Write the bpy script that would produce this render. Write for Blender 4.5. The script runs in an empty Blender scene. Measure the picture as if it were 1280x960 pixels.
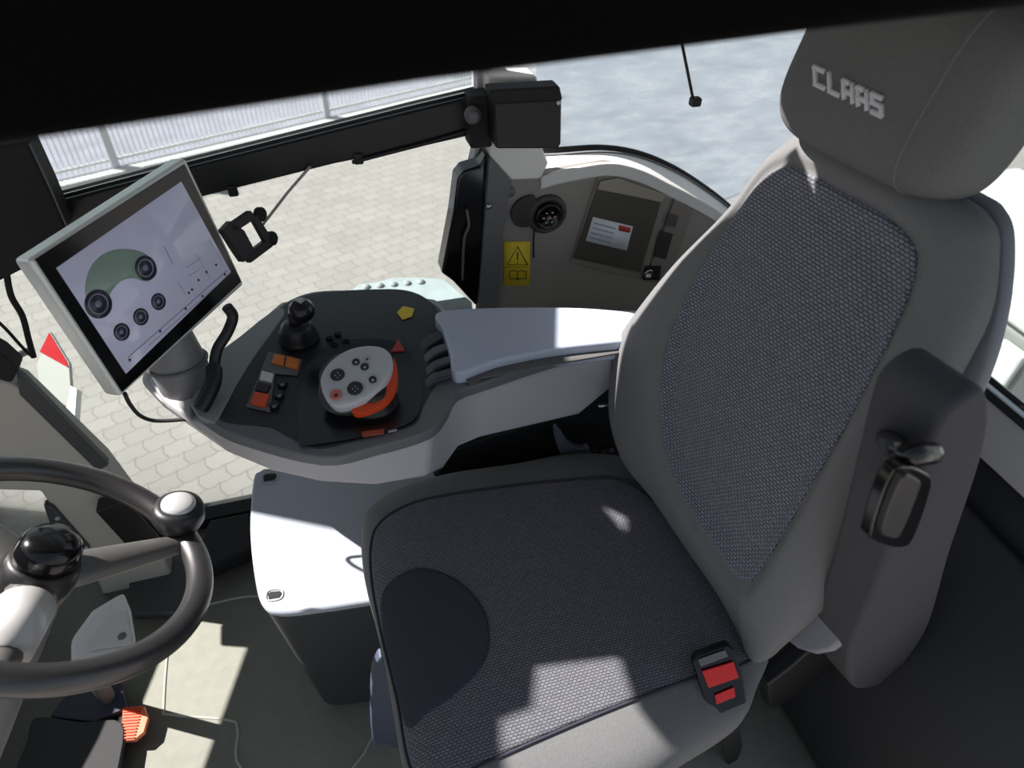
import bpy, bmesh, math, random
from mathutils import Vector, Matrix, noise
random.seed(4)
sc = bpy.context.scene
col = sc.collection
R = math.radians
V = Vector

# ------------------------------------------------------------------ camera
FPX = 850.0
CAMP = V((0, 0, 1.55))
_p, _y, _r = R(41.8), R(18), R(2)
FW = V((math.sin(_y) * math.cos(_p), math.cos(_y) * math.cos(_p), -math.sin(_p)))
R0 = V((math.cos(_y), -math.sin(_y), 0)); U0 = R0.cross(FW)
RT = R0 * math.cos(_r) + U0 * math.sin(_r)
UP = -R0 * math.sin(_r) + U0 * math.cos(_r)
cd = bpy.data.cameras.new('camera'); cam = bpy.data.objects.new('camera', cd); col.objects.link(cam)
cam.matrix_world = Matrix(((RT.x, UP.x, -FW.x, CAMP.x), (RT.y, UP.y, -FW.y, CAMP.y), (RT.z, UP.z, -FW.z, CAMP.z), (0, 0, 0, 1)))
cd.sensor_width = 36; cd.lens = FPX / 1280 * 36; cd.clip_start = 0.02; cd.clip_end = 300
cd.dof.use_dof = True; cd.dof.focus_distance = 1.15; cd.dof.aperture_fstop = 5.0
sc.camera = cam

X, Y, Z = V((1, 0, 0)), V((0, 1, 0)), V((0, 0, 1))
def at(px, py, p0, n):
    """where the sight line to a measured point meets a real surface plane"""
    d = FW + RT * ((px - 640) / FPX) - UP * ((py - 480) / FPX)
    return CAMP + d * ((V(p0) - CAMP).dot(n) / d.dot(n))
def atz(pts, z): return [at(x, y, (0, 0, z), Z) for x, y in pts]
def aty(pts, yy): return [at(x, y, (0, yy, 0), Y) for x, y in pts]
def atx(pts, xx): return [at(x, y, (xx, 0, 0), X) for x, y in pts]

# ------------------------------------------------------------------ materials
def lin(c):
    return tuple(((v / 255) / 12.92 if v / 255 <= 0.04045 else ((v / 255 + 0.055) / 1.055) ** 2.4) for v in c) + (1,)
MATS = {}
def mat(name, rgb, rough=0.55, metal=0.0, bump=0.0, bscale=200, var=0.0, vscale=12, spec=0.5, coat=0, emit=0.0):
    if name in MATS: return MATS[name]
    m = bpy.data.materials.new(name); m.use_nodes = True
    nt = m.node_tree; b = nt.nodes['Principled BSDF']
    b.inputs['Base Color'].default_value = lin(rgb); b.inputs['Roughness'].default_value = rough
    b.inputs['Metallic'].default_value = metal; b.inputs['Specular IOR Level'].default_value = spec
    b.inputs['Coat Weight'].default_value = coat
    if emit:
        b.inputs['Emission Color'].default_value = lin(rgb); b.inputs['Emission Strength'].default_value = emit
    tc = nt.nodes.new('ShaderNodeTexCoord')
    if bump:
        n = nt.nodes.new('ShaderNodeTexNoise'); n.inputs['Scale'].default_value = bscale; n.inputs['Detail'].default_value = 3
        bp = nt.nodes.new('ShaderNodeBump'); bp.inputs['Strength'].default_value = bump; bp.inputs['Distance'].default_value = 0.002
        nt.links.new(tc.outputs['Object'], n.inputs['Vector']); nt.links.new(n.outputs['Fac'], bp.inputs['Height'])
        nt.links.new(bp.outputs['Normal'], b.inputs['Normal'])
    if var:
        n = nt.nodes.new('ShaderNodeTexNoise'); n.inputs['Scale'].default_value = vscale; n.inputs['Detail'].default_value = 4
        mx = nt.nodes.new('ShaderNodeMixRGB'); mx.inputs['Color1'].default_value = lin([max(0, v * (1 - var)) for v in rgb])
        mx.inputs['Color2'].default_value = lin([min(255, v * (1 + var)) for v in rgb])
        nt.links.new(tc.outputs['Object'], n.inputs['Vector']); nt.links.new(n.outputs['Fac'], mx.inputs['Fac'])
        nt.links.new(mx.outputs['Color'], b.inputs['Base Color'])
    MATS[name] = m
    return m
def weave(name, c1, c2, pitch, rough=0.9, ax=1.0):
    m = bpy.data.materials.new(name); m.use_nodes = True; nt = m.node_tree; b = nt.nodes['Principled BSDF']
    uv = nt.nodes.new('ShaderNodeUVMap'); uv.uv_map = 'UVMap'
    mp = nt.nodes.new('ShaderNodeMapping'); mp.inputs['Scale'].default_value = (1 / pitch * ax, 1 / pitch, 1)
    br = nt.nodes.new('ShaderNodeTexBrick'); br.offset = 0.5
    br.inputs['Color1'].default_value = lin(c1); br.inputs['Color2'].default_value = lin([v * .9 for v in c1]); br.inputs['Mortar'].default_value = lin(c2)
    br.inputs['Scale'].default_value = 1; br.inputs['Brick Width'].default_value = 1.6; br.inputs['Row Height'].default_value = 1.0
    br.inputs['Mortar Size'].default_value = 0.24; br.inputs['Mortar Smooth'].default_value = 0.8
    ns = nt.nodes.new('ShaderNodeTexNoise'); ns.inputs['Scale'].default_value = 0.7
    ad = nt.nodes.new('ShaderNodeMixRGB'); ad.blend_type = 'ADD'; ad.inputs['Fac'].default_value = 0.5
    nt.links.new(uv.outputs['UV'], mp.inputs['Vector'])
    nt.links.new(mp.outputs['Vector'], ns.inputs['Vector']); nt.links.new(mp.outputs['Vector'], ad.inputs['Color1']); nt.links.new(ns.outputs['Color'], ad.inputs['Color2'])
    nt.links.new(ad.outputs['Color'], br.inputs['Vector'])
    bp = nt.nodes.new('ShaderNodeBump'); bp.inputs['Strength'].default_value = 0.5; bp.inputs['Distance'].default_value = 0.001; bp.invert = True
    nt.links.new(br.outputs['Fac'], bp.inputs['Height']); nt.links.new(bp.outputs['Normal'], b.inputs['Normal'])
    nt.links.new(br.outputs['Color'], b.inputs['Base Color'])
    b.inputs['Roughness'].default_value = rough; b.inputs['Sheen Weight'].default_value = 0.2; b.inputs['Specular IOR Level'].default_value = 0.2
    return m
def glass(name, dust=0.05, tint=(240, 245, 243)):
    m = bpy.data.materials.new(name); m.use_nodes = True; nt = m.node_tree; nt.nodes.clear()
    out = nt.nodes.new('ShaderNodeOutputMaterial'); tr = nt.nodes.new('ShaderNodeBsdfTransparent'); tr.inputs['Color'].default_value = lin(tint)
    gl = nt.nodes.new('ShaderNodeBsdfGlossy'); gl.inputs['Roughness'].default_value = 0.05
    fr = nt.nodes.new('ShaderNodeFresnel'); fr.inputs['IOR'].default_value = 1.3
    mx = nt.nodes.new('ShaderNodeMixShader'); df = nt.nodes.new('ShaderNodeBsdfTranslucent'); df.inputs['Color'].default_value = (.75, .8, .8, 1)
    mx2 = nt.nodes.new('ShaderNodeMixShader')
    tc = nt.nodes.new('ShaderNodeTexCoord'); mp = nt.nodes.new('ShaderNodeMapping'); mp.inputs['Scale'].default_value = (2.5, 2.5, 9); mp.inputs['Rotation'].default_value = (0, R(12), 0)
    ns = nt.nodes.new('ShaderNodeTexNoise'); ns.inputs['Scale'].default_value = 3; ns.inputs['Detail'].default_value = 6
    mr = nt.nodes.new('ShaderNodeMapRange'); mr.inputs['From Min'].default_value = .35; mr.inputs['From Max'].default_value = .75
    mr.inputs['To Min'].default_value = dust * .5; mr.inputs['To Max'].default_value = dust * 1.7
    L = nt.links.new
    L(tc.outputs['Object'], mp.inputs['Vector']); L(mp.outputs['Vector'], ns.inputs['Vector']); L(ns.outputs['Fac'], mr.inputs['Value'])
    L(fr.outputs['Fac'], mx.inputs['Fac']); L(tr.outputs[0], mx.inputs[1]); L(gl.outputs[0], mx.inputs[2])
    L(mr.outputs['Result'], mx2.inputs['Fac']); L(mx.outputs[0], mx2.inputs[1]); L(df.outputs[0], mx2.inputs[2]); L(mx2.outputs[0], out.inputs['Surface'])
    return m

fab_head = mat('headrest_fabric', (108, 108, 107), .95, bump=.5, bscale=900, var=.08, vscale=300, spec=.2)
fab_side = mat('bolster_fabric', (117, 117, 117), .95, bump=.4, bscale=700, var=.06, vscale=250, spec=.2)
fab_knee = mat('knee_fabric', (66, 66, 76), .95, bump=.3, bscale=900, spec=.2)
wv_back = weave('back_weave', (138, 139, 149), (66, 67, 75), .0048)
wv_seat = weave('seat_weave', (124, 123, 131), (66, 66, 73), .0042)
black = mat('black_plastic', (26, 26, 28), .42)
blackm = mat('black_matt', (22, 22, 23), .75)
blackg = mat('black_gloss', (14, 14, 16), .15)
rubber = mat('wheel_rubber', (38, 36, 36), .4, spec=.9, coat=.2)
dgrey = mat('dark_grey_plastic', (72, 73, 74), .5, bump=.25, bscale=500)
mgrey = mat('mid_grey_plastic', (104, 104, 104), .55, bump=.2, bscale=500)
trimg = mat('cab_trim_grey', (142, 137, 130), .6, bump=.2, bscale=400)
lgrey = mat('light_grey_plastic', (184, 182, 184), .5, bump=.2, bscale=500)
lidg = mat('lid_grey', (166, 171, 179), .42, bump=.12, bscale=500)
padg = mat('arm_pad_blue_grey', (188, 196, 214), .3)
beige = mat('dash_beige_grey', (190, 186, 176), .6, bump=.15, bscale=300)
silver = mat('silver_bezel', (222, 226, 220), .35, metal=.3)
chrome = mat('bare_metal', (190, 190, 192), .25, metal=1)
orange = mat('orange_plastic', (225, 80, 35), .4)
orange2 = mat('amber_plastic', (225, 125, 50), .4)
red = mat('red_plastic', (225, 35, 35), .35)
yellow = mat('yellow_sticker', (235, 205, 40), .5)
white = mat('white_paint', (225, 225, 222), .5)
floorm = mat('floor_rubber', (122, 122, 112), .8, bump=.4, bscale=300, var=.07, vscale=40)
floord = mat('floor_dark', (40, 40, 44), .8, bump=.3, bscale=300)
warnred = mat('warning_red', (176, 30, 38), .95, spec=.05)
ink = mat('dark_ink', (45, 38, 20), .6)

# ------------------------------------------------------------------ mesh helpers
def mk(name, verts, faces, m, parent=None, smooth=True, bevel=0, bseg=2, subsurf=0, uv=None, mats=None, fm=None):
    me = bpy.data.meshes.new(name)
    vs = [V(v) for v in verts]
    lo = V((min(v.x for v in vs), min(v.y for v in vs), min(v.z for v in vs)))
    hi = V((max(v.x for v in vs), max(v.y for v in vs), max(v.z for v in vs)))
    c = (lo + hi) / 2
    me.from_pydata([v - c for v in vs], [], faces)
    bm = bmesh.new(); bm.from_mesh(me)
    if uv:
        l = bm.loops.layers.uv.new('UVMap'); bm.verts.index_update()
        for f in bm.faces:
            for lp in f.loops: lp[l].uv = uv[lp.vert.index]
    bmesh.ops.recalc_face_normals(bm, faces=bm.faces)
    bm.to_mesh(me); bm.free()
    if smooth: me.polygons.foreach_set('use_smooth', [True] * len(me.polygons))
    o = bpy.data.objects.new(name, me); col.objects.link(o)
    me.materials.append(m)
    o.location = c
    if parent: o.parent = parent; o.location = c - parent.location
    if parent and parent.type == 'MESH': o.location = c - wloc(parent)
    elif parent: o.location = c - wloc(parent)
    if bevel:
        md = o.modifiers.new('bevel', 'BEVEL'); md.width = bevel; md.segments = bseg; md.limit_method = 'ANGLE'; md.angle_limit = R(35); md.harden_normals = True
    if subsurf:
        md = o.modifiers.new('sub', 'SUBSURF'); md.levels = subsurf; md.render_levels = subsurf
    return o
def wloc(o):
    l = o.location.copy(); q = o.parent
    while q: l += q.location; q = q.parent
    return l
def thing(name, loc, label, cat, group=None):
    o = bpy.data.objects.new(name, None); o.empty_display_size = .05; col.objects.link(o); o.location = loc
    return tag(o, label, cat, group)
def tag(o, label, cat, group=None):
    o['label'] = label; o['category'] = cat
    if group: o['group'] = group
    return o
def struct(o): o['kind'] = 'structure'; return o
def prism(name, pts, off, m, parent=None, bevel=.003, bseg=2, taper=1.0, **k):
    pts = [V(p) for p in pts]; n = len(pts); off = V(off); c = sum(pts, V()) / n
    vs = pts + [c + (p - c) * taper + off for p in pts]
    fs = [tuple(range(n)), tuple(range(2 * n - 1, n - 1, -1))] + [(i, (i + 1) % n, n + (i + 1) % n, n + i) for i in range(n)]
    return mk(name, vs, fs, m, parent, bevel=bevel, bseg=bseg, **k)
def box(name, c, s, m, parent=None, ax=None, bevel=.003, **k):
    ax = ax or (X, Y, Z); c = V(c)
    p = [c + ax[0] * (s[0] / 2 * a) + ax[1] * (s[1] / 2 * b) - ax[2] * (s[2] / 2) for a, b in ((-1, -1), (1, -1), (1, 1), (-1, 1))]
    return prism(name, p, ax[2] * s[2], m, parent, bevel=bevel, **k)
def cr(pts, n=8, closed=True):
    pts = [V(p) for p in pts]; out = []; N = len(pts)
    for i in range(N if closed else N - 1):
        g = lambda j: pts[j % N] if closed else pts[max(0, min(N - 1, j))]
        a, b, c, d = g(i - 1), g(i), g(i + 1), g(i + 2)
        for k in range(n):
            t = k / n
            out.append(.5 * ((2 * b) + (c - a) * t + (2 * a - 5 * b + 4 * c - d) * t * t + (-a + 3 * b - 3 * c + d) * t ** 3))
    if not closed: out.append(pts[-1])
    return out
def frame(t):
    t = t.normalized(); a = Z if abs(t.z) < .9 else X
    u = t.cross(a).normalized(); return u, t.cross(u).normalized()
def tubegeo(path, r, seg=12, closed=False, sx=1.0):
    path = [V(p) for p in path]; n = len(path); vs = []; fs = []
    u = None
    for i, p in enumerate(path):
        if closed: t = path[(i + 1) % n] - path[i - 1]
        else: t = path[min(n - 1, i + 1)] - path[max(0, i - 1)]
        t.normalize()
        if u is None: u, w = frame(t)
        else: u = (u - t * u.dot(t)).normalized(); w = t.cross(u)
        rr = r[i] if isinstance(r, (list, tuple)) else r
        for k in range(seg):
            a = 2 * math.pi * k / seg; vs.append(p + u * (rr * math.cos(a)) + w * (rr * sx * math.sin(a)))
    for i in range(n if closed else n - 1):
        for k in range(seg):
            j = (i + 1) % n; k2 = (k + 1) % seg
            fs.append((i * seg + k, i * seg + k2, j * seg + k2, j * seg + k))
    if not closed: fs += [tuple(range(seg)), tuple(range(n * seg - 1, (n - 1) * seg - 1, -1))]
    return vs, fs
def tube(name, path, r, m, parent=None, seg=12, closed=False, smoothpath=0, sx=1.0, **k):
    if smoothpath: path = cr(path, smoothpath, closed)
    vs, fs = tubegeo(path, r, seg, closed, sx); return mk(name, vs, fs, m, parent, **k)
def lathe(name, prof, c, axis, m, parent=None, seg=32, **k):
    """prof: list of (radius, height along axis)"""
    axis = V(axis).normalized(); u, w = frame(axis); vs = []; fs = []; n = len(prof)
    for r, h in prof:
        for q in range(seg):
            a = 2 * math.pi * q / seg; vs.append(V(c) + axis * h + (u * math.cos(a) + w * math.sin(a)) * max(r, 1e-5))
    for i in range(n - 1):
        for q in range(seg): fs.append((i * seg + q, i * seg + (q + 1) % seg, (i + 1) * seg + (q + 1) % seg, (i + 1) * seg + q))
    fs += [tuple(range(seg)), tuple(range(n * seg - 1, (n - 1) * seg - 1, -1))]
    return mk(name, vs, fs, m, parent, **k)
def merge(lst):
    vs = []; fs = []
    for v, f in lst:
        b = len(vs); vs += list(v); fs += [tuple(i + b for i in q) for q in f]
    return vs, fs
def boxgeo(c, s, ax=None):
    ax = ax or (X, Y, Z); c = V(c)
    vs = [c + ax[0] * (s[0] / 2 * i) + ax[1] * (s[1] / 2 * j) + ax[2] * (s[2] / 2 * k) for k in (-1, 1) for i, j in ((-1, -1), (1, -1), (1, 1), (-1, 1))]
    return vs, [(0, 3, 2, 1), (4, 5, 6, 7), (0, 1, 5, 4), (1, 2, 6, 5), (2, 3, 7, 6), (3, 0, 4, 7)]

class Pad:
    """an upholstered pad: an outline on a plane, a domed front and a closed back"""
    def __init__(s, O, u, v, n, outline, T, p=3.2, seg=10, center=None, inner=None, D=0.0, groove=.004, gw=.03, mod=None):
        s.O, s.u, s.v, s.n, s.T, s.p, s.D, s.groove, s.gw, s.mod = V(O), u, v, n, T, p, D, groove, gw, mod
        pl = lambda q: V(((q - s.O).dot(u), (q - s.O).dot(v), 0))
        s.out = cr([pl(q) for q in outline], seg)
        s.c = V(center) if center else sum(s.out, V()) / len(s.out)
        s.inn = cr([pl(q) for q in inner], seg) if inner else None
        if s.inn: s.ci = sum(s.inn, V()) / len(s.inn)
    @staticmethod
    def rad(c, poly, q):
        d = q - c; L = d.length
        if L < 1e-9: return 0
        best = 0; N = len(poly)
        for i in range(N):
            a, b = poly[i] - c, poly[(i + 1) % N] - c; e = b - a
            den = d.x * e.y - d.y * e.x
            if abs(den) < 1e-12: continue
            t = (a.x * e.y - a.y * e.x) / den; w = (a.x * d.y - a.y * d.x) / den
            if t > 0 and -1e-6 <= w <= 1 + 1e-6: best = max(best, t)
        return 1 / best if best else 0
    def H(s, q, r=None):
        if r is None: r = min(1, s.rad(s.c, s.out, q))
        h = s.T * max(0, 1 - r ** s.p) ** (1 / 2.2)
        if s.inn:
            ri = s.rad(s.ci, s.inn, q)
            k = max(0, min(1, (1.12 - ri) / .3)); k = k * k * (3 - 2 * k)
            h -= s.D * k + s.groove * math.exp(-((ri - 1) / s.gw) ** 2)
        if s.mod: h += s.mod(q) * min(1, (1 - r) * 6)
        return h
    def P(s, q, h): return s.O + s.u * q.x + s.v * q.y + s.n * h
    def build(s, name, m, parent, back=.08, rings=26):
        N = len(s.out); vs = []; uv = []; fs = []
        rs = [1 - (k / rings) ** 1.7 for k in range(rings)]
        vs_ = []
        for bk, sc_ in ((-back, .90), (-back * .97, .95), (-back * .8, .985), (-back * .4, 1.0)):
            for q in s.out:
                qq = s.c + (q - s.c) * sc_; vs.append(s.P(qq, bk)); uv.append((qq.x, qq.y))
        for r in rs:
            for q in s.out:
                qq = s.c + (q - s.c) * r; vs.append(s.P(qq, s.H(qq, r))); uv.append((qq.x, qq.y))
        nr = 4 + len(rs)
        for i in range(nr - 1):
            for k in range(N): fs.append((i * N + k, i * N + (k + 1) % N, (i + 1) * N + (k + 1) % N, (i + 1) * N + k))
        fs.append(tuple(range(N - 1, -1, -1)))
        vs.append(s.P(s.c, s.H(s.c, 0))); uv.append((s.c.x, s.c.y)); ci = len(vs) - 1
        for k in range(N): fs.append(((nr - 1) * N + k, (nr - 1) * N + (k + 1) % N, ci))
        return mk(name, vs, fs, m, parent, uv=uv)
    def insert(s, name, m, parent, poly=None, lift=.0025, rings=24, edge=.985):
        poly = poly or s.inn; c = sum(poly, V()) / len(poly); N = len(poly); vs = []; uv = []; fs = []
        rs = [1 - (k / rings) for k in range(rings)]
        for j, r in enumerate([1.0] + rs):
            for q in poly:
                qq = c + (q - c) * (r * edge); hh = s.H(qq) + (lift if j > 0 else -.004); vs.append(s.P(qq, hh)); uv.append((qq.x, qq.y))
        for i in range(len(rs)):
            for k in range(N): fs.append((i * N + k, i * N + (k + 1) % N, (i + 1) * N + (k + 1) % N, (i + 1) * N + k))
        vs.append(s.P(c, s.H(c) + lift)); uv.append((c.x, c.y)); ci = len(vs) - 1
        for k in range(N): fs.append((len(rs) * N + k, len(rs) * N + (k + 1) % N, ci))
        return mk(name, vs, fs, m, parent, uv=uv)
def disc_on(name, px, py, rx, plane, m, parent, h=.004, seg=20, ecc=1.0, ang=0, **k):
    """round button of radius rx metres lying on a plane=(p0,n,u,v)"""
    p0, n, u, v = plane; c = at(px, py, p0, n); ca, sa = math.cos(ang), math.sin(ang)
    e1, e2 = u * ca + v * sa, v * ca - u * sa
    pts = [c + e1 * (rx * math.cos(2 * math.pi * i / seg)) + e2 * (rx * ecc * math.sin(2 * math.pi * i / seg)) for i in range(seg)]
    return prism(name, pts, n * h, m, parent, **{'bevel': min(.001, h * .3), **k})
def poly_on(name, px, plane, m, parent, h=.002, smooth=0, **k):
    p0, n = plane[0], plane[1]; pts = [at(x, y, p0, n) for x, y in px]
    if smooth: pts = cr(pts, smooth)
    kk = {'bevel': min(.001, abs(h) * .3)}; kk.update(k)
    return prism(name, pts, n * h, m, parent, **kk)

# ================================================================== OUTSIDE
GZ = -1.5
def paver_mat():
    m = bpy.data.materials.new('interlocking_pavers'); m.use_nodes = True; nt = m.node_tree; b = nt.nodes['Principled BSDF']; L = nt.links.new
    tc = nt.nodes.new('ShaderNodeTexCoord'); mp = nt.nodes.new('ShaderNodeMapping'); mp.inputs['Rotation'].default_value = (0, 0, R(-22))
    sx = nt.nodes.new('ShaderNodeSeparateXYZ'); L(tc.outputs['Object'], mp.inputs['Vector']); L(mp.outputs['Vector'], sx.inputs['Vector'])
    def pp(src, per, amp):
        a = nt.nodes.new('ShaderNodeMath'); a.operation = 'PINGPONG'; a.inputs[1].default_value = per; L(src, a.inputs[0])
        c = nt.nodes.new('ShaderNodeMath'); c.operation = 'MULTIPLY'; c.inputs[1].default_value = amp; L(a.outputs[0], c.inputs[0]); return c.outputs[0]
    def add(a_, b_):
        a = nt.nodes.new('ShaderNodeMath'); a.operation = 'ADD'; L(a_, a.inputs[0]); L(b_, a.inputs[1]); return a.outputs[0]
    xx = add(sx.outputs['X'], pp(sx.outputs['Y'], .06, .28)); yy = add(sx.outputs['Y'], pp(sx.outputs['X'], .04, .3))
    cb = nt.nodes.new('ShaderNodeCombineXYZ'); L(xx, cb.inputs['X']); L(yy, cb.inputs['Y'])
    br = nt.nodes.new('ShaderNodeTexBrick'); br.offset = .5; br.inputs['Scale'].default_value = 1; br.inputs['Brick Width'].default_value = .16; br.inputs['Row Height'].default_value = .12
    br.inputs['Mortar Size'].default_value = .004; br.inputs['Mortar Smooth'].default_value = .3
    br.inputs['Color1'].default_value = lin((163, 156, 151)); br.inputs['Color2'].default_value = lin((154, 148, 144)); br.inputs['Mortar'].default_value = lin((126, 119, 114))
    L(cb.outputs['Vector'], br.inputs['Vector'])
    ns = nt.nodes.new('ShaderNodeTexNoise'); ns.inputs['Scale'].default_value = 2.2; ns.inputs['Detail'].default_value = 6; L(tc.outputs['Object'], ns.inputs['Vector'])
    mx = nt.nodes.new('ShaderNodeMixRGB'); mx.blend_type = 'MULTIPLY'; mx.inputs['Fac'].default_value = .35; L(br.outputs['Color'], mx.inputs['Color1']); L(ns.outputs['Fac'], mx.inputs['Color2'])
    mx.inputs['Fac'].default_value = .18
    L(mx.outputs['Color'], b.inputs['Base Color']); b.inputs['Roughness'].default_value = .9
    return m
def yard_mat():
    m = bpy.data.materials.new('streaked_yard'); m.use_nodes = True; nt = m.node_tree; b = nt.nodes['Principled BSDF']; L = nt.links.new
    tc = nt.nodes.new('ShaderNodeTexCoord'); mp = nt.nodes.new('ShaderNodeMapping'); mp.inputs['Rotation'].default_value = (0, 0, R(-12)); mp.inputs['Scale'].default_value = (1.0, 2.6, 1)
    ns = nt.nodes.new('ShaderNodeTexNoise'); ns.inputs['Scale'].default_value = 2.6; ns.inputs['Detail'].default_value = 12; ns.inputs['Roughness'].default_value = .72
    cp = nt.nodes.new('ShaderNodeValToRGB'); e = cp.color_ramp.elements
    e[0].position = .3; e[0].color = lin((112, 116, 122)); e[1].position = .74; e[1].color = lin((178, 181, 183))  # mottled grey ramp with paler stretched streaks
    k = e.new(.52); k.color = lin((128, 132, 137)); k = e.new(.58); k.color = lin((136, 141, 138))
    L(tc.outputs['Object'], mp.inputs['Vector']); L(mp.outputs['Vector'], ns.inputs['Vector']); L(ns.outputs['Fac'], cp.inputs['Fac']); L(cp.outputs['Color'], b.inputs['Base Color'])
    b.inputs['Roughness'].default_value = .9
    return m
g = prism('paved_ground', [(-14, -6, GZ), (30, -6, GZ), (30, 60, GZ), (-14, 60, GZ)], (0, 0, -.2), paver_mat(), bevel=0, smooth=False); struct(g)
_a, _b2 = atz([(905, 250), (965, 226)], GZ); _d = (_b2 - _a) / (_b2.x - _a.x)
g = prism('yard_ground', [_a + _d * (2.05 - _a.x) + Z * .012, _a + _d * (30 - _a.x) + Z * .012, V((30, 60, GZ + .012)), V((2.05, 60, GZ + .012))], (0, 0, -.01), yard_mat(), bevel=0, smooth=False); struct(g)

gb0, gb1 = V((-12, 3.3, 0)), V((2.05, 8.99, 0))
g = prism('asphalt_ground', [V((-12, 3.3, GZ)), V((2.05, 8.99, GZ)), V((2.05, 40, GZ)), V((-12, 40, GZ))], (0, 0, .012), mat('asphalt', (140, 138, 150), .9, var=.15, vscale=4), bevel=0, smooth=False); struct(g)
# fence of vertical rods standing on a pale kerb
galv = mat('galvanised_steel', (205, 205, 212), .45, metal=.2)
fa, fb = V((-3.9, 6.35, GZ)), V((2.35, 8.88, GZ)); fd = (fb - fa).normalized(); fn = V((-fd.y, fd.x, 0)); fl = (fb - fa).length
kerb = box('kerb', (fa + fb) / 2 + Z * .06 - fn * .12, (fl, .16, .12), mat('kerb_concrete', (212, 210, 208), .8, var=.05), ax=(fd, fn, Z), bevel=.01)
tag(kerb, 'pale concrete kerb along the foot of the rod fence', 'kerb')
NP = 3; pl_ = fl / NP
for k in range(NP):
    a = fa + fd * (k * pl_)
    lab = ['left-hand galvanised fence panel of upright rods, beyond the tilted screen', 'middle galvanised fence panel of upright rods, above the long black rail', 'right-hand galvanised fence panel of upright rods, nearest the white corner post'][k]
    t = thing('fence_panel', a, lab, 'fence', 'rod fence panels across the yard')
    geo = []
    n = int(pl_ / .05)
    for i in range(n): geo.append(boxgeo(a + fd * (i * .05 + .03) + Z * .62, (.009, .009, 1.05), (fd, fn, Z)))
    v_, f_ = merge(geo); o = mk('rods', v_, f_, galv, t, smooth=False); o['kind'] = 'stuff'
    for h in (.18, .62, 1.05): box('rail', a + fd * (pl_ / 2) + Z * h - fn * .02, (pl_, .02, .025), white, t, ax=(fd, fn, Z))
    box('post', a + Z * .6 - fn * .05, (.07, .07, 1.2), galv, t, ax=(fd, fn, Z))
# white and red warning board outside the front corner of the cab
wb = thing('warning_board', aty([(75, 520)], 1.5)[0], 'red and white striped warning board outside the glass, below the left edge of the screen', 'warning board')
PW = (aty([(75, 520)], 1.5)[0], V((-.25, -.35, .9)).normalized(), X, Y)
poly_on('board', [(62, 414), (86, 453), (88, 482), (80, 522), (50, 486), (46, 455)], PW, mat('board_white', (178, 176, 172), .95, spec=.05), wb, h=-.012)
poly_on('stripe', [(62, 416), (84, 452), (86, 460), (50, 440)], PW, warnred, wb, h=.002)
poly_on('stripe', [(51, 484), (82, 507), (80, 520), (62, 500)], PW, warnred, wb, h=.002)
poly_on('edge_strip', [(88, 482), (96, 486), (93, 530), (80, 522)], PW, white, wb, h=-.02)

tube('bracket_arm', [V((-.70, 1.5, .52)), V((-.95, 1.38, .50))], .008, dgrey, wb)
# white machine parked behind the rear glass
wm = thing('parked_machine', (3.1, 1.35, GZ), 'white machine parked outside the rear window, seen over the folded armrest', 'vehicle')
box('body', (3.2, 1.6, GZ + .83), (.94, 1.9, 1.1), mat('machine_grey', (126, 128, 124), .5), wm, bevel=.05)
box('hood', (3.2, 1.6, GZ + 1.46), (1.0, 2.0, .17), white, wm, bevel=.04)
box('light_block', (2.71, 1.52, GZ + 1.21), (.04, .13, .22), white, wm, bevel=.02)
box('vent_panel', (2.72, 1.38, GZ + 1.0), (.03, .10, .5), dgrey, wm)
box('skirt', (3.2, 1.6, GZ + .28), (.9, 1.7, .14), dgrey, wm, bevel=.03)
for yy in (.9, 2.1):
    for xx in (2.85, 3.6): lathe('wheel', [(.12, -.09), (.3, -.09), (.33, -.05), (.33, .05), (.3, .09), (.12, .09)], (xx, yy, GZ + .33), X, blackm, wm)

# ================================================================== CAB SHELL
fl_ = prism('floor', [(-1.0, .1, 0), (1.15, .1, 0), (1.15, 1.33, 0), (-1.0, 1.33, 0)], (0, 0, -.06), floorm, bevel=0); struct(fl_)
# raised mat seams: rectangular lift-out plate in the floor mat
hp = atz([(214, 790), (205, 880), (213, 893), (285, 900), (297, 912), (303, 962), (400, 990), (470, 900), (420, 780), (330, 745), (235, 765)], .0)
tube('floor_mat_seam', hp, .0028, mat('mat_seam', (175, 175, 162), .7), closed=True, smoothpath=5, seg=6)
bpy.data.objects['floor_mat_seam'].name = 'floor_plate'
tag(bpy.data.objects['floor_plate'], 'raised rounded seam of the lift-out plate in the pale floor mat', 'floor plate')
# rear wall with sill, right wall, roof
w = prism('wall_rear', [(1.1, .1, 0), (1.1, 1.4, 0), (1.1, 1.4, .66), (1.1, .1, .66)], (.05, 0, 0), blackm, bevel=0); struct(w)
w = prism('trim_1', [(1.085, .1, .64), (1.085, 1.4, .64), (1.1, 1.4, .735), (1.1, .1, .735)], (.06, 0, 0), lgrey, bevel=.004); struct(w)
w = tube('trim_2', [(1.1, .1, .742), (1.1, 1.4, .742)], .007, blackm); struct(w)
w = tube('trim_3', [(1.103, .1, .765), (1.103, 1.4, .765)], .005, blackm); struct(w)
w = prism('window_1', [(1.12, .1, .74), (1.12, .85, .74), (1.12, .85, 1.5), (1.12, .1, 1.5)], (.005, 0, 0), glass('rear_glass', .12), bevel=0, smooth=False); struct(w)

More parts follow.
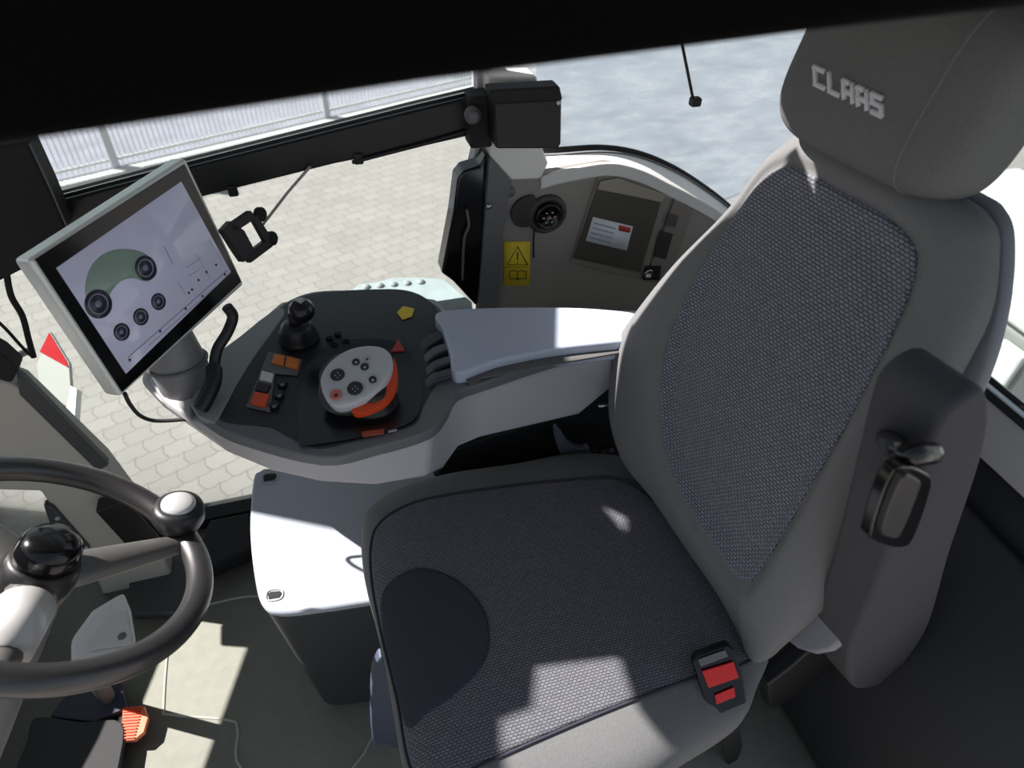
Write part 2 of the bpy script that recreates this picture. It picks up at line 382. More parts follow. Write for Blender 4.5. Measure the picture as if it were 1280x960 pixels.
# right quarter panel: inner face, white sill, seal
inner_top = aty([(600, 222), (650, 221), (700, 215), (760, 205), (800, 213), (835, 230), (870, 248), (908, 272), (960, 320)], 1.28)
body = inner_top + aty([(985, 420), (950, 560), (600, 470)], 1.28)
w = prism('wall_right', body, (0, .03, 0), trimg, bevel=.006); struct(w)
sill_in = cr(aty([(676, 222), (700, 214), (760, 204), (800, 212), (835, 229), (870, 247), (908, 271), (960, 319)], 1.275), 6, False)
sill_out = cr(aty([(672, 194), (700, 193), (755, 190), (800, 197), (840, 213), (875, 234), (912, 262), (960, 308)], 1.45), 6, False)
n = len(sill_in); vs = sill_in + sill_out + [p - Z * .03 for p in sill_out] + [p - Z * .03 for p in sill_in]
fs = [(j * n + i, j * n + i + 1, ((j + 1) % 4) * n + i + 1, ((j + 1) % 4) * n + i) for j in range(4) for i in range(n - 1)] + [(0, n, 2 * n, 3 * n), (n - 1, 2 * n - 1, 3 * n - 1, 4 * n - 1)]
w = mk('trim_4', vs, fs, mat('sill_white', (215, 213, 208), .45), smooth=True, bevel=.004); struct(w)
w = tube('trim_5', [p + V((0, .012, .006)) for p in sill_out], .007, blackm, seg=10); struct(w)
w = tube('trim_6', [p + V((0, -.012, .004)) for p in sill_out], .0025, mgrey, seg=8); struct(w)
pane = [p + V((0, .02, 0)) for p in sill_out[::4]]
pane = pane + [V((1.7, 1.475, .70)), V((1.7, 1.475, 1.5)), V((.50, 1.475, 1.5))]
w = prism('window_2', pane, (0, .005, 0), glass('quarter_glass', .22, (228, 233, 238)), bevel=0, smooth=False); struct(w)
w = prism('window_3', [(-.95, 1.34, .02), (.33, 1.34, .02), (.33, 1.34, 1.5), (-.95, 1.34, 1.5)], (0, .005, 0), glass('side_glass', .02), bevel=0, smooth=False); struct(w)
w = prism('trim_7', [(-1.0, 1.3, 0), (.36, 1.3, 0), (.36, 1.36, 0), (-1.0, 1.36, 0)], (0, 0, .035), blackm); struct(w)

# fascia of the near roof edge and the roof behind it (unseen, openings added to shape the sun)
nf = [(-.9, 1.455), (-.2, 1.433), (.05, 1.452), (.25, 1.463), (.6, 1.478), (1.2, 1.48)]
vs = []
for x_, z_ in nf:
    for yy, zz in ((.29, z_ + .006), (.30, z_), (.36, z_ + .004), (.40, z_ + .06), (.40, 1.62), (.29, 1.60)): vs.append(V((x_, yy, zz)))
fs = [(i * 6 + k, (i + 1) * 6 + k, (i + 1) * 6 + (k + 1) % 6, i * 6 + (k + 1) % 6) for i in range(len(nf) - 1) for k in range(6)] + [tuple(range(6)), tuple(range(len(vs) - 6, len(vs)))]
w = mk('ceiling', vs, fs, mat('beam_black', (7, 6, 6), .9, spec=.05), bevel=.004); struct(w)
roofm = mat('roof_liner', (150, 146, 140), .8)
RZ = 1.56
def roofslab(nm, pts):
    w = prism(nm, [(x_, y_, RZ) for x_, y_ in pts], (0, 0, .05), roofm, bevel=.004); struct(w)
SA, SBY = -.90, .50            # sun slope: x and y travelled per metre of height
from mathutils.geometry import delaunay_2d_cdt
def roof_pt(px, py, z_):
    p = at(px, py, (0, 0, z_), Z); return V((p.x + SA * (RZ - z_), p.y + SBY * (RZ - z_)))
outer = [V((-.99, .41)), V((1.2, .41)), V((1.2, 1.46)), V((-.99, 1.46))]
holes = [[roof_pt(x_, y_, .56) for x_, y_ in ((665, 835), (773, 819), (792, 881), (823, 930), (818, 948), (700, 990), (613, 990), (619, 900), (659, 885))],  # added openings that shape sun patches on seat, armrest and backrest
         [roof_pt(x_, y_, .56) for x_, y_ in ((742, 627), (778, 643), (775, 668))],
         [roof_pt(690, 380, .795), roof_pt(688, 440, .795), roof_pt(810, 430, .795), roof_pt(840, 380, .795)],
         [roof_pt(x_, y_, 1.2) for x_, y_ in ((980, 172), (1008, 156), (1050, 158), (1014, 172), (1010, 190), (972, 200))]]
_P, _u, _b = V((.54, .39, .55)), V((.1736, -.985, 0)), V((.2549, .045, .9659))
def rim_pt(lat, h):
    p = _P + _u * lat + _b * h; return V((p.x - .05 + SA * (RZ - p.z), p.y + SBY * (RZ - p.z)))
holes.append([rim_pt(*q) for q in ((-.308, .70), (-.375, .6), (-.430, .45), (-.464, .3), (-.62, .3), (-.60, .69))])  # added opening for the sunlit far edge of the backrest
pts_ = []; edges_ = []
for lp in [outer] + holes:
    b_ = len(pts_); pts_ += lp; edges_ += [(b_ + i, b_ + (i + 1) % len(lp)) for i in range(len(lp))]
rv, re_, rf, *_ = delaunay_2d_cdt(pts_, edges_, [], 0, 1e-6)
def inside(q, poly):
    r_ = False; n = len(poly)
    for i in range(n):
        a, b = poly[i], poly[(i + 1) % n]
        if (a.y > q.y) != (b.y > q.y) and q.x < (b.x - a.x) * (q.y - a.y) / (b.y - a.y) + a.x: r_ = not r_
    return r_
keep = []
for f in rf:
    q = sum((rv[i] for i in f), V((0, 0))) / len(f)
    if inside(q, outer) and not any(inside(q, h) for h in holes): keep.append(tuple(f))
cnt = {}
for f in keep:
    for i in range(len(f)):
        e = (f[i], f[(i + 1) % len(f)]); cnt[e] = 1
nv = len(rv); vs = [V((p.x, p.y, RZ)) for p in rv] + [V((p.x, p.y, RZ + .012)) for p in rv]
fs = list(keep) + [tuple(i + nv for i in reversed(f)) for f in keep] + [(a, b, b + nv, a + nv) for (a, b) in cnt if (b, a) not in cnt]
w = mk('roof_sun_mask', vs, fs, roofm, smooth=False); struct(w)  # unseen roof, pierced so only chosen sun patches come through
w = prism('front_sun_mask_low', [(-1.0, y_, z_) for y_, z_ in ((.1, 0), (1.33, 0), (1.45, .60), (.98, .46), (.1, .12))], (-.03, 0, 0), dgrey, smooth=False); struct(w)  # unseen plate added to shape the sun strip on the floor, lower edge
w = prism('front_sun_mask_high', [(-1.0, y_, z_) for y_, z_ in ((.1, .32), (.98, .66), (1.43, .81), (1.40, 1.12), (.1, 1.12))], (-.03, 0, 0), dgrey, smooth=False); struct(w)  # second unseen plate, added above the slit to shade the rest of the floor

# corner post with the black housing
w = prism('trim_8', aty([(610, 96), (672, 96), (676, 180), (686, 205), (676, 224), (638, 226), (612, 196)], 1.27), (0, .06, 0), mat('post_light_grey', (232, 228, 220), .5), bevel=.005); struct(w)
w = prism('trim_9', aty([(596, 60), (612, 60), (612, 200), (604, 240), (588, 215), (598, 170)], 1.31), (0, .04, 0), lgrey, bevel=.003); struct(w)
w = prism('trim_11', aty([(612, 196), (640, 226), (628, 300), (622, 385), (596, 420), (604, 300)], 1.262), (0, .03, 0), mgrey, bevel=.003); struct(w)
hz = thing('speaker_housing', aty([(660, 188)], 1.2)[0], 'square black housing fixed to the top of the light grey corner post', 'housing')
prism('shell', aty([(618, 128), (703, 124), (702, 180), (698, 187), (620, 187)], 1.2), (0, .06, 0), black, hz, bevel=.006)
prism('cap', aty([(612, 113), (700, 108), (704, 126), (616, 131)], 1.202), (0, .04, .0), blackm, hz, bevel=.004)
lathe('screw', [(.004, 0), (.004, .003), (.0025, .004)], aty([(700, 128)], 1.17)[0] + V((-.004, 0, 0)), -Y, chrome, hz, seg=10)

# black latch cover left of the post
lc = thing('latch_cover', aty([(590, 380)], 1.3)[0], 'glossy black door latch cover running down the left side of the corner post', 'latch')
prism('cover', aty([(608, 192), (600, 208), (580, 214), (572, 224), (566, 270), (552, 342), (566, 352), (596, 384), (604, 330), (606, 250)], 1.27), (0, .05, 0), blackg, lc, bevel=.006)
tube('rod', aty([(583, 262), (586, 282), (580, 300), (578, 350)], 1.262), .003, mgrey, lc, smoothpath=4, seg=8)
lathe('bolt', [(.006, 0), (.006, .006), (.003, .008)], aty([(610, 257)], 1.26)[0], -Y, chrome, lc, seg=12)

# long black rail across the side window
rl = thing('window_rail', aty([(600, 165)], 1.31)[0], 'long black rail slanting across the side window behind the tilted screen', 'rail')
pr = aty([(40, 262), (230, 212), (420, 164), (520, 139), (606, 118), (606, 166), (520, 186), (420, 205), (240, 250), (60, 290)], 1.30)
prism('rail_body', pr, (0, .025, 0), black, rl, bevel=.005)
for dy, m_, r_ in ((-6, blackm, .0035), (-12, mgrey, .0028)):
    tube('edge_strip', aty([(40, 262 + dy), (230, 212 + dy), (420, 164 + dy), (520, 139 + dy), (592, 122 + dy)], 1.31), r_, m_, rl, seg=8)
tube('under_cable', aty([(440, 203), (490, 190), (540, 177), (596, 160)], 1.295), .004, black, rl, smoothpath=5, seg=8)
lathe('bolt', [(.016, 0), (.016, .008), (.011, .010), (.011, .016), (.006, .018)], aty([(590, 143)], 1.25)[0], -Y, mgrey, rl, seg=20)
box('hinge_block', aty([(598, 148)], 1.28)[0], (.045, .05, .10), blackm, rl, bevel=.006)
for px, py in ((291, 238), (448, 198)): box('tab', aty([(px, py)], 1.30)[0] - V((0, 0, 0)), (.018, .012, .022), black, rl)

tube('thin_rod', aty([(388, 208), (360, 240), (326, 284)], 1.29), .0028, mat('rod_grey', (170, 166, 162), .6), rl, seg=8)
# black equipment box at the left edge and its cable
eb = thing('equipment_box', aty([(20, 345)], 1.24)[0], 'black equipment box at the left edge, behind the tilted screen', 'equipment box')
prism('case', aty([(-22, 186), (35, 178), (62, 236), (86, 292), (40, 332), (0, 352), (-22, 358)], 1.23), (0, .06, .0), blackm, eb, bevel=.006)
tube('trim_edge', aty([(37, 180), (64, 238), (87, 292)], 1.228), .0016, mgrey, eb, seg=6)
cb = tube('cable', aty([(8, 340), (14, 370), (28, 395), (36, 425), (42, 446)], 1.24), .0055, blackm, smoothpath=6); tag(cb, 'thick black cable hanging under the equipment box at the left edge', 'cable')
cb = tube('cable', aty([(-10, 395), (8, 412), (26, 432), (38, 444)], 1.25), .003, blackm, smoothpath=6); tag(cb, 'thin black cable at the left edge joining the thicker one', 'cable')

# ================================================================== DASH / FRONT CORNER
dp = thing('dash_side_panel', aty([(150, 830)], 1.2)[0], 'beige grey side panel of the dash in the front corner, behind the steering wheel', 'panel')
prism('panel', aty([(-60, 480), (2, 476), (28, 486), (132, 584), (175, 640), (215, 720), (150, 800), (112, 705), (74, 650), (50, 615), (-60, 612)], 1.16), (0, .06, 0), beige, dp, bevel=.008)
prism('edge_strip', aty([(20, 468), (30, 474), (136, 582), (122, 590), (24, 494)], 1.155), (0, .02, 0), dgrey, dp, bevel=.003)
prism('side_flange', aty([(54, 632), (66, 634), (112, 686), (110, 702), (90, 702), (72, 690)], 1.15), (0, .02, 0), dgrey, dp, bevel=.004)
prism('black_cover', aty([(118, 640), (150, 628), (168, 632), (204, 674), (196, 682), (162, 688)], 1.12), (0, .04, 0), black, dp, bevel=.006)
for q in ((72, 647), (108, 684)): lathe('bolt', [(.005, 0), (.005, .004), (.002, .005)], aty([q], 1.15)[0], -Y, lgrey, dp, seg=10)
bc = thing('corner_bracket', aty([(10, 470)], 1.1)[0], 'small black bracket at the left edge above the beige dash panel', 'bracket')
prism('bracket', aty([(-20, 430), (4, 444), (24, 462), (14, 480), (-20, 470)], 1.12), (0, .04, 0), blackm, bc, bevel=.005)

# steering column, cowl and pedals
stc = V((-.407, .640, .792)); sn = V((.5507, .2137, .8068)).normalized()   # wheel centre and axis
colm = thing('steering_column', (stc.x - sn.x * .9, stc.y - sn.y * .9, 0), 'grey steering column and cowl rising from the floor under the wheel', 'steering column')
base = stc - sn * .55
tube('column_tube', [stc - sn * .05, stc - sn * .3, base], [.035, .04, .045], mgrey, colm, seg=24)
prism('cowl', atz([(116, 762), (156, 738), (166, 762), (172, 800), (166, 832), (88, 842), (88, 800)], .30), (-.03, .03, -.05), mat('cowl_grey', (228, 226, 224), .5), colm, bevel=.01, taper=.8)
_q = atz([(98, 815)], .26)[0]; tube('cowl_stem', [_q, _q + V((-.03, .02, -.255))], .016, mgrey, colm)
prism('cowl_plate', atz([(141, 768), (158, 764), (166, 806), (110, 814), (112, 802)], .302), (0, 0, .004), mat('plate_grey', (215, 213, 210), .5), colm, bevel=.0015)
lathe('screw', [(.008, 0), (.008, .003), (.004, .005)], atz([(153, 796)], .304)[0], Z, mgrey, colm, seg=14)
wh = thing('steering_wheel', stc - sn * .05, 'black steering wheel with a domed hub and a spinner knob on its rim', 'steering wheel')
su = sn.cross(Z).normalized(); sv = sn.cross(su).normalized()
def onw(px, py, off=0): return at(px, py, stc + sn * off, sn)
ring = [stc + su * (.205 - .016) * math.cos(a) + sv * (.205 - .016) * math.sin(a) for a in [2 * math.pi * i / 96 for i in range(96)]]
tube('rim', ring, .0178, rubber, wh, seg=20, closed=True)
hub = onw(52, 716)
lathe('hub', [(.0, -.055), (.038, -.055), (.044, -.03), (.041, -.004), (.036, 0)], stc, sn, black, wh)
lathe('hub_cap', [(.037, 0), (.038, .012), (.035, .026), (.027, .036), (.014, .041), (.0, .042)], stc, sn, blackg, wh)
def spoke(tgt, w0, w1, nm='spoke'):
    d = (tgt - stc).normalized(); side = sn.cross(d); L = (tgt - stc).length
    n = 9; vs = []; fs = []
    for i in range(n):
        t = i / (n - 1); c = stc + d * (.022 + (L - .022) * t) + sn * (-.028 + .026 * t); w_ = w0 + (w1 - w0) * t; h_ = .018 - .006 * t
        for k in range(12):
            a = 2 * math.pi * k / 12; vs.append(c + side * (w_ * math.cos(a)) + sn * (h_ * math.sin(a)))
    for i in range(n - 1):
        for k in range(12): fs.append((i * 12 + k, i * 12 + (k + 1) % 12, (i + 1) * 12 + (k + 1) % 12, (i + 1) * 12 + k))
    fs += [tuple(range(12)), tuple(range((n - 1) * 12, n * 12))]
    return mk(nm, vs, fs, mat('spoke_grey', (84, 82, 80), .4, spec=.8), wh)
sp1 = onw(222, 678); spoke(stc + (sp1 - stc).normalized() * .19, .030, .014)
d1 = (sp1 - stc).normalized()
for ang in (120, -120):
    d2 = Matrix.Rotation(R(ang), 4, sn) @ d1; spoke(stc + d2 * .19, .030, .014)
d3 = Matrix.Rotation(R(-120), 4, sn) @ d1
d4 = Matrix.Rotation(R(120), 4, sn) @ d1
dn = d3 if (stc + d3).y < (stc + d4).y else d4
tube('spoke_sleeve', [stc + dn * .075 - sn * .012, stc + dn * .15 - sn * .004], [.032, .026], mat('sleeve_grey', (190, 188, 186), .35), wh, seg=24)
k0 = stc + (onw(244, 655) - stc).normalized() * .192
lathe('knob_stem', [(.012, -.004), (.012, .014)], k0, sn, blackg, wh)
kb = lathe('spinner_knob', [(.020, .006), (.031, .010), (.036, .022), (.036, .038), (.033, .046), (.026, .049)], k0, Z * .7 + sn * .5, black, wh)
lathe('knob_cap', [(.024, .049), (.0235, .052), (.018, .056), (.008, .058), (0, .0585)], k0, Z * .7 + sn * .5, mat('cap_silver', (205, 205, 205), .3, metal=.3), kb)
# light ring band on the column under the hub

pd = thing('accelerator_pedal', atz([(168, 925)], 0)[0], 'orange ribbed pedal pad on the floor beside the dark pedal plate', 'pedal')
pc = [at(x_, y_, (0, 0, .035), Z) for x_, y_ in ((153, 884), (180, 882), (185, 897), (180, 915), (168, 925), (152, 926))]
prism('pedal_pad', pc, (0, 0, -.012), mat('pedal_orange', (238, 128, 92), .55), pd, bevel=.002)
geo = []
a, b = V(pc[5]), V(pc[0]); a2, b2 = V(pc[4]), V(pc[1])
for i in range(11):
    t = .06 + i * .088; q0 = a.lerp(b, t); q1 = a2.lerp(b2, t) + (b2 - a2) * 0; mid = (q0 + q1) / 2 + Z * .0015; dd = (q1 - q0); geo.append(boxgeo(mid, (dd.length * .92, .0028, .003), (dd.normalized(), Z.cross(dd.normalized()), Z)))
v_, f_ = merge(geo); mk('ribs', v_, f_, orange, pd, smooth=False)
prism('pedal_arm', [V(p) - Z * .012 for p in (pc[0], pc[5], V(pc[5]) + V((-.012, 0, 0)), V(pc[0]) + V((-.012, 0, 0)))], (-.02, 0, -.02), blackm, pd, bevel=.002)
pp = thing('pedal_plate', atz([(80, 930)], 0)[0], 'wide dark rubber pedal plate at the lower left corner', 'pedal')
prism('plate', cr(atz([(40, 900), (60, 896), (100, 902), (152, 903), (148, 960), (130, 1030), (10, 1040), (20, 960), (32, 930)], .04), 4), (0, 0, -.015), mat('pedal_rubber', (52, 51, 52), .8, bump=.3, bscale=300), pp, bevel=.004)
prism('plate_base', atz([(60, 915), (130, 915), (120, 1000), (50, 1000)], .025), (0, 0, -.025), blackm, pp)
p2 = thing('brake_pedal', atz([(110, 880)], 0)[0], 'dark blue grey pedal pad behind the lower rim of the wheel', 'pedal')
prism('pad', atz([(78, 872), (100, 862), (152, 852), (158, 885), (118, 902), (62, 896)], .035), (0, 0, -.015), mat('pedal_blue_grey', (58, 60, 74), .7), p2, bevel=.003)
prism('stem', atz([(95, 880), (130, 875), (125, 890), (100, 895)], .02), (0, 0, -.02), blackm, p2)
bw_ = prism('floor_duct', atz([(262, 650), (312, 640), (318, 684), (262, 708), (236, 712)], .05), (0, 0, -.05), blackm, bevel=.006); tag(bw_, 'low black duct cover on the floor at the foot of the side window', 'duct')
bw_ = prism('floor_step', atz([(158, 706), (236, 684), (232, 765), (165, 768)], .02), (0, 0, -.02), dgrey, bevel=.004); tag(bw_, 'flat dark grey step plate on the floor seen through the steering wheel', 'step')

# ================================================================== MONITOR
TL, TR, BR, BL = V((-.362, .889, 1.076)), V((-.182, 1.128, 1.092)), V((-.145, 1.101, .868)), V((-.325, .862, .853))
mu = (TR - TL).normalized(); mn = mu.cross(TL - BL).normalized(); mv = mn.cross(mu); 
if mn.dot(CAMP - TL) < 0: mn = -mn
mon = thing('terminal_monitor', (TL + TR + BL + BR) / 4 - mn * .03, 'large tilted touch screen in a silver frame showing a machine diagram and dials', 'monitor')
MP = (TL, mn, mu, mv)
prism('housing', [TL, TR, BR, BL], -mn * .032, silver, mon, bevel=.006, bseg=3)
poly_on('bezel', [(43, 324), (230, 205), (301, 352), (152, 490)], MP, blackg, mon, h=.0015, bevel=.0004)
def mpt(px, py, h): return at(px, py, TL + mn * h, mn)
scrm = mat('screen_glass', (150, 152, 172), .12, emit=.19)
scr = poly_on('screen', [(70, 335), (226, 227), (288, 340), (157, 467)], (TL + mn * .0015, mn), scrm, mon, h=.0012, bevel=0)
SP = (TL + mn * .0027, mn, mu, mv)
poly_on('machine_shape', [(106, 362), (112, 336), (128, 318), (150, 311), (175, 314), (192, 326), (196, 342), (184, 352), (166, 348), (150, 352), (138, 366), (128, 384), (112, 380)], SP, mat('screen_green', (120, 140, 130), .3, emit=.08), scr, h=.0004, smooth=3, bevel=0)
dk = mat('screen_dark', (46, 48, 62), .3, emit=.03); md_ = mat('screen_mid', (100, 102, 120), .3, emit=.1)
def dial(px, py, r, nm='dial'):
    o = disc_on(nm, px, py, r, SP, dk, scr, h=.0006, seg=28, bevel=0)
    PP = (TL + mn * .0034, mn, mu, mv)
    geo = []
    c = at(px, py, PP[0], mn)
    vs, fs = tubegeo([c + (mu * math.cos(a) + mv * math.sin(a)) * r * .68 for a in [2 * math.pi * i / 28 for i in range(28)]], r * .06, 5, True)
    mk('dial_ring', vs, fs, md_, o)
    disc_on('dial_centre', px, py, r * .25, PP, md_, o, h=.0004, bevel=0, seg=14)
dial(123, 380, .0205, 'wheel_dial'); dial(182, 335, .0185, 'wheel_dial')
dial(152, 415, .0130); dial(176, 396, .0130); dial(198, 377, .0130)
for a, b, w_ in (((160, 447), (284, 338), .0012), ((186, 432), (270, 358), .0008), ((205, 308), (216, 330), .0012), ((232, 335), (252, 322), .0007), ((222, 352), (232, 368), .0007), ((246, 318), (262, 348), .0006), ((262, 300), (276, 325), .0006), ((236, 345), (250, 336), .0006)):
    A, B = at(a[0], a[1], *SP[:2]), at(b[0], b[1], *SP[:2]); tube('screen_line', [A, B], w_ * .6, md_, scr, seg=5)
for q in ((281, 343), (270, 331), (240, 362), (236, 366), (253, 370), (162, 450), (200, 414), (232, 386), (258, 340), (248, 350)):
    disc_on('screen_icon', q[0], q[1], .0022, SP, dk, scr, h=.0005, seg=8, bevel=0)
# phone bracket with two thumb screws on the right edge of the screen
pb = thing('phone_bracket', mpt(290, 300, -.01), 'small black clamp bracket with two round knobs on the right edge of the screen', 'bracket')
PB = (TL - mn * .005, mn, mu, mv)
poly_on('mount_plate', [(279, 288), (290, 276), (306, 288), (322, 318), (305, 328), (298, 318)], PB, black, pb, h=-.014, bevel=.002)
ar_ = [[(286, 282), (314, 263), (322, 272), (294, 291)], [(308, 319), (336, 298), (342, 308), (314, 329)]]
for q in ar_: poly_on('arm', q, PB, black, pb, h=-.012, bevel=.002)
poly_on('crossbar', [(314, 270), (322, 268), (342, 300), (334, 306)], PB, black, pb, h=-.010, bevel=.002)
for q in ((328, 268), (342, 298)):
    c = at(q[0], q[1], PB[0], mn); lathe('knob', [(.010, -.012), (.013, -.009), (.013, -.001), (.009, .002)], c, mn, blackm, pb, seg=18)
# monitor arm and cables
arm = thing('monitor_arm', atz([(225, 490)], .72)[0], 'grey moulded arm carrying the screen, rising from the front of the console', 'monitor arm')
def sweep(name, secs, m, parent, seg=20):
    vs, fs = tubegeo([s[0] for s in secs], [s[1] for s in secs], seg); return mk(name, vs, fs, m, parent)
q0 = atz([(238, 492)], .74)[0]; q3 = (TL + TR + BL + BR) / 4 - mn * .035 + mv * (-.04)
sweep('arm_body', [(q0 - Z * .02, .034), (q0 + Z * .01, .042), (q0.lerp(q3, .3), .045), (q0.lerp(q3, .6), .038), (q3, .026)], mat('arm_grey', (128, 127, 128), .45), arm)
box('mount_block', q3 - mn * .0, (.09, .09, .04), dgrey, arm, ax=(mu, mv, mn), bevel=.006)
tube('joint_ring', [q0.lerp(q3, .34) + (q3 - q0).orthogonal().normalized() * .046 * math.cos(a) + (q3 - q0).cross((q3 - q0).orthogonal()).normalized() * .046 * math.sin(a) for a in [2 * math.pi * i / 32 for i in range(32)]], .003, mgrey, arm, closed=True, seg=8)
hs = tube('cable_hose', [at(x_, y_, (0, 0, z_), Z) for x_, y_, z_ in ((284, 384, .90), (291, 396, .88), (284, 416, .86), (272, 436, .84), (268, 456, .82), (266, 480, .80), (250, 512, .775))], [.009 if i < 25 else .013 for i in range(37)], black, smoothpath=6, seg=14); tag(hs, 'thick black cable hose looping from behind the screen down to the console', 'cable')
cb = tube('cable', [at(x_, y_, (0, 0, z_), Z) for x_, y_, z_ in ((156, 492, .85), (163, 506, .80), (176, 520, .76), (196, 526, .74), (235, 524, .74))], .0032, blackm, smoothpath=6); tag(cb, 'thin black cable drooping below the lower corner of the screen', 'cable')

# ================================================================== CONSOLE
con = thing('arm_console', (.15, .95, .45), 'grey control console with a black joystick panel beside the seat', 'console')
CZ = .77
side_top = [(182, 452), (176, 478), (200, 500), (232, 522), (280, 548), (340, 566), (400, 574), (470, 561), (540, 541), (556, 520), (570, 498), (600, 486), (700, 456), (800, 436), (900, 440), (900, 385), (560, 388), (545, 372), (450, 362), (350, 376), (300, 420), (262, 452)]
# light grey lower body: top outline at CZ-.02 , drop
lowoff = V((0, .0, -.06))
st = atz(side_top, CZ - .022)
low = []
lowpx = {0: (186, 458), 1: (180, 482), 2: (206, 510), 3: (236, 532), 4: (284, 566), 5: (340, 590), 6: (400, 604), 7: (470, 609), 8: (535, 596), 9: (556, 580), 10: (574, 560), 11: (600, 549), 12: (725, 520), 13: (760, 488), 14: (860, 480)}
vs = list(st); n = len(st)
for i in range(n):
    z_ = CZ - .085 if i < 9 else CZ - .12
    if i in lowpx: low.append(at(*lowpx[i], (0, 0, z_), Z))
    else:
        low.append(st[i] + V((0, -.01, z_ - CZ + .022)))
vs += low
fs = [tuple(range(n)), tuple(range(2 * n - 1, n - 1, -1))] + [(i, (i + 1) % n, n + (i + 1) % n, n + i) for i in range(n)]
mk('console_body', vs, fs, lgrey, con, bevel=.010, bseg=4)
rim = cr(atz([(262, 452), (250, 478), (238, 505), (262, 528), (300, 546), (400, 571), (470, 558), (536, 538), (558, 515), (572, 490), (610, 476), (700, 447), (786, 432), (860, 440), (860, 402), (790, 418), (640, 446), (572, 462), (566, 440), (555, 402), (545, 380), (500, 364), (450, 362), (392, 364), (352, 380), (310, 415)], CZ), 4)
prism('console_frame', rim, (0, 0, -.024), mat('frame_grey', (108, 110, 112), .45), con, bevel=.005, bseg=3)
prism('front_deck', cr(atz([(262, 452), (300, 420), (344, 386), (356, 392), (322, 440), (296, 480), (274, 522), (262, 526), (238, 505)], CZ + .003), 2), (0, 0, -.012), mat('deck_grey', (140, 146, 146), .45), con, bevel=.002)
prism('console_lip', atz([(205, 440), (262, 452), (240, 505), (236, 522), (205, 500), (186, 474)], CZ - .008), (0, 0, -.02), lgrey, con, bevel=.006)
panel = cr(atz([(352, 382), (400, 366), (470, 361), (515, 364), (545, 384), (562, 425), (566, 455), (545, 480), (530, 505), (520, 528), (490, 540), (440, 552), (395, 560), (360, 545), (335, 533), (272, 522), (292, 478), (318, 430)], CZ + .002), 4)
prism('control_panel', panel, (0, 0, -.01), mat('panel_black', (36, 37, 38), .4), con, bevel=.002)
CP = ((0, 0, CZ + .003), Z, X, Y)
recess = poly_on('joystick_well', [(372, 548), (380, 470), (400, 440), (440, 425), (500, 430), (525, 470), (522, 520), (480, 540), (395, 556)], CP, mat('well_black', (22, 22, 26), .25), con, h=.002, smooth=4)
# arm pad
pad = cr(atz([(545, 390), (600, 384), (700, 383), (760, 386), (800, 392), (840, 410), (800, 422), (780, 426), (690, 436), (620, 450), (570, 466), (562, 440), (553, 410)], CZ + .025), 3)
prism('arm_pad', pad, (0, 0, -.045), padg, con, bevel=.006, bseg=3)
poly_on('arm_pad_side', [(572, 466), (620, 450), (700, 434), (790, 424), (790, 440), (700, 456), (602, 474), (590, 484)], CP, mat('pad_side_grey', (100, 98, 97), .7), con, h=.004, bevel=.001)
# ribbed finger levers
rt = atz([(532, 420), (555, 416)], CZ)[0]
for (x0, y0, x1, y1) in ((525, 425, 554, 411), (529, 441, 560, 427), (531, 457, 565, 443), (530, 472, 569, 458)):
    q_ = atz([(x0, y0), (x0 + 12, y0 - 8), (x1, y1), (x1 + 3, y1 + 9), (x0 + 14, y0 + 4), (x0 + 2, y0 + 10)], CZ + .010)
    q_[0].z -= .006; q_[5].z -= .010
    prism('finger_lever', q_, (0, 0, -.014), mat('lever_dark', (64, 66, 72), .3), con, bevel=.003)
# joystick with ball
js = thing('joystick', atz([(374, 425)], CZ)[0], 'black ball-topped joystick at the front of the control panel', 'joystick')
c0 = atz([(374, 424)], CZ + .004)[0]
lathe('gaiter', [(.036, 0), (.036, .006), (.031, .012), (.033, .018), (.027, .024), (.028, .030), (.020, .036)], c0, Z, black, js)
lathe('stem', [(.012, .03), (.010, .06)], c0, Z, black, js)
bt = at(377, 388, (0, 0, CZ + .085), Z)
lathe('ball', [(.0, -.022), (.012, -.019), (.020, -.010), (.0225, 0), (.020, .010), (.012, .018), (0, .021)], bt, Z, mat('ball_black', (24, 24, 27), .25), js)
poly_on('ball_mark', [(369, 376), (374, 374), (381, 376), (376, 380)], ((0, 0, bt.z + .0205), Z), lgrey, js, h=.0008)
# multifunction lever
ml = thing('multifunction_lever', atz([(460, 505)], CZ)[0], 'silver multifunction lever with round dark buttons and an orange edge', 'lever')
lathe('boot', [(.040, 0), (.040, .008), (.034, .012), (.036, .020), (.030, .026), (.031, .034), (.022, .042)], atz([(468, 505)], CZ + .004)[0], Z, black, ml)
HZ = CZ + .055
HP = ((0, 0, HZ), V((-.10, -.22, 1)).normalized(), X, Y)
hp0 = at(442, 475, (0, 0, HZ), Z); HP = (hp0, V((-.12, -.25, 1)).normalized(), X, Y)
hn = HP[1]
grip = [at(x_, y_, hp0, hn) for x_, y_ in ((402, 470), (414, 452), (436, 438), (460, 433), (480, 436), (490, 448), (488, 466), (478, 482), (462, 496), (440, 506), (420, 509), (408, 500), (402, 486))]
gu = (X - hn * X.dot(hn)).normalized(); gv = hn.cross(gu)
Pad(hp0, gu, gv, hn, grip, .008, seg=5).build('grip', mat('grip_silver', (196, 198, 202), .4), ml, back=.022, rings=10)
og = [at(x_, y_, hp0 - hn * .012, hn) for x_, y_ in ((440, 510), (462, 500), (480, 484), (490, 466), (492, 446), (496, 462), (494, 484), (482, 502), (462, 513), (444, 517))]
prism('orange_edge', cr(og, 4), -hn * .014, orange, ml, bevel=.003)
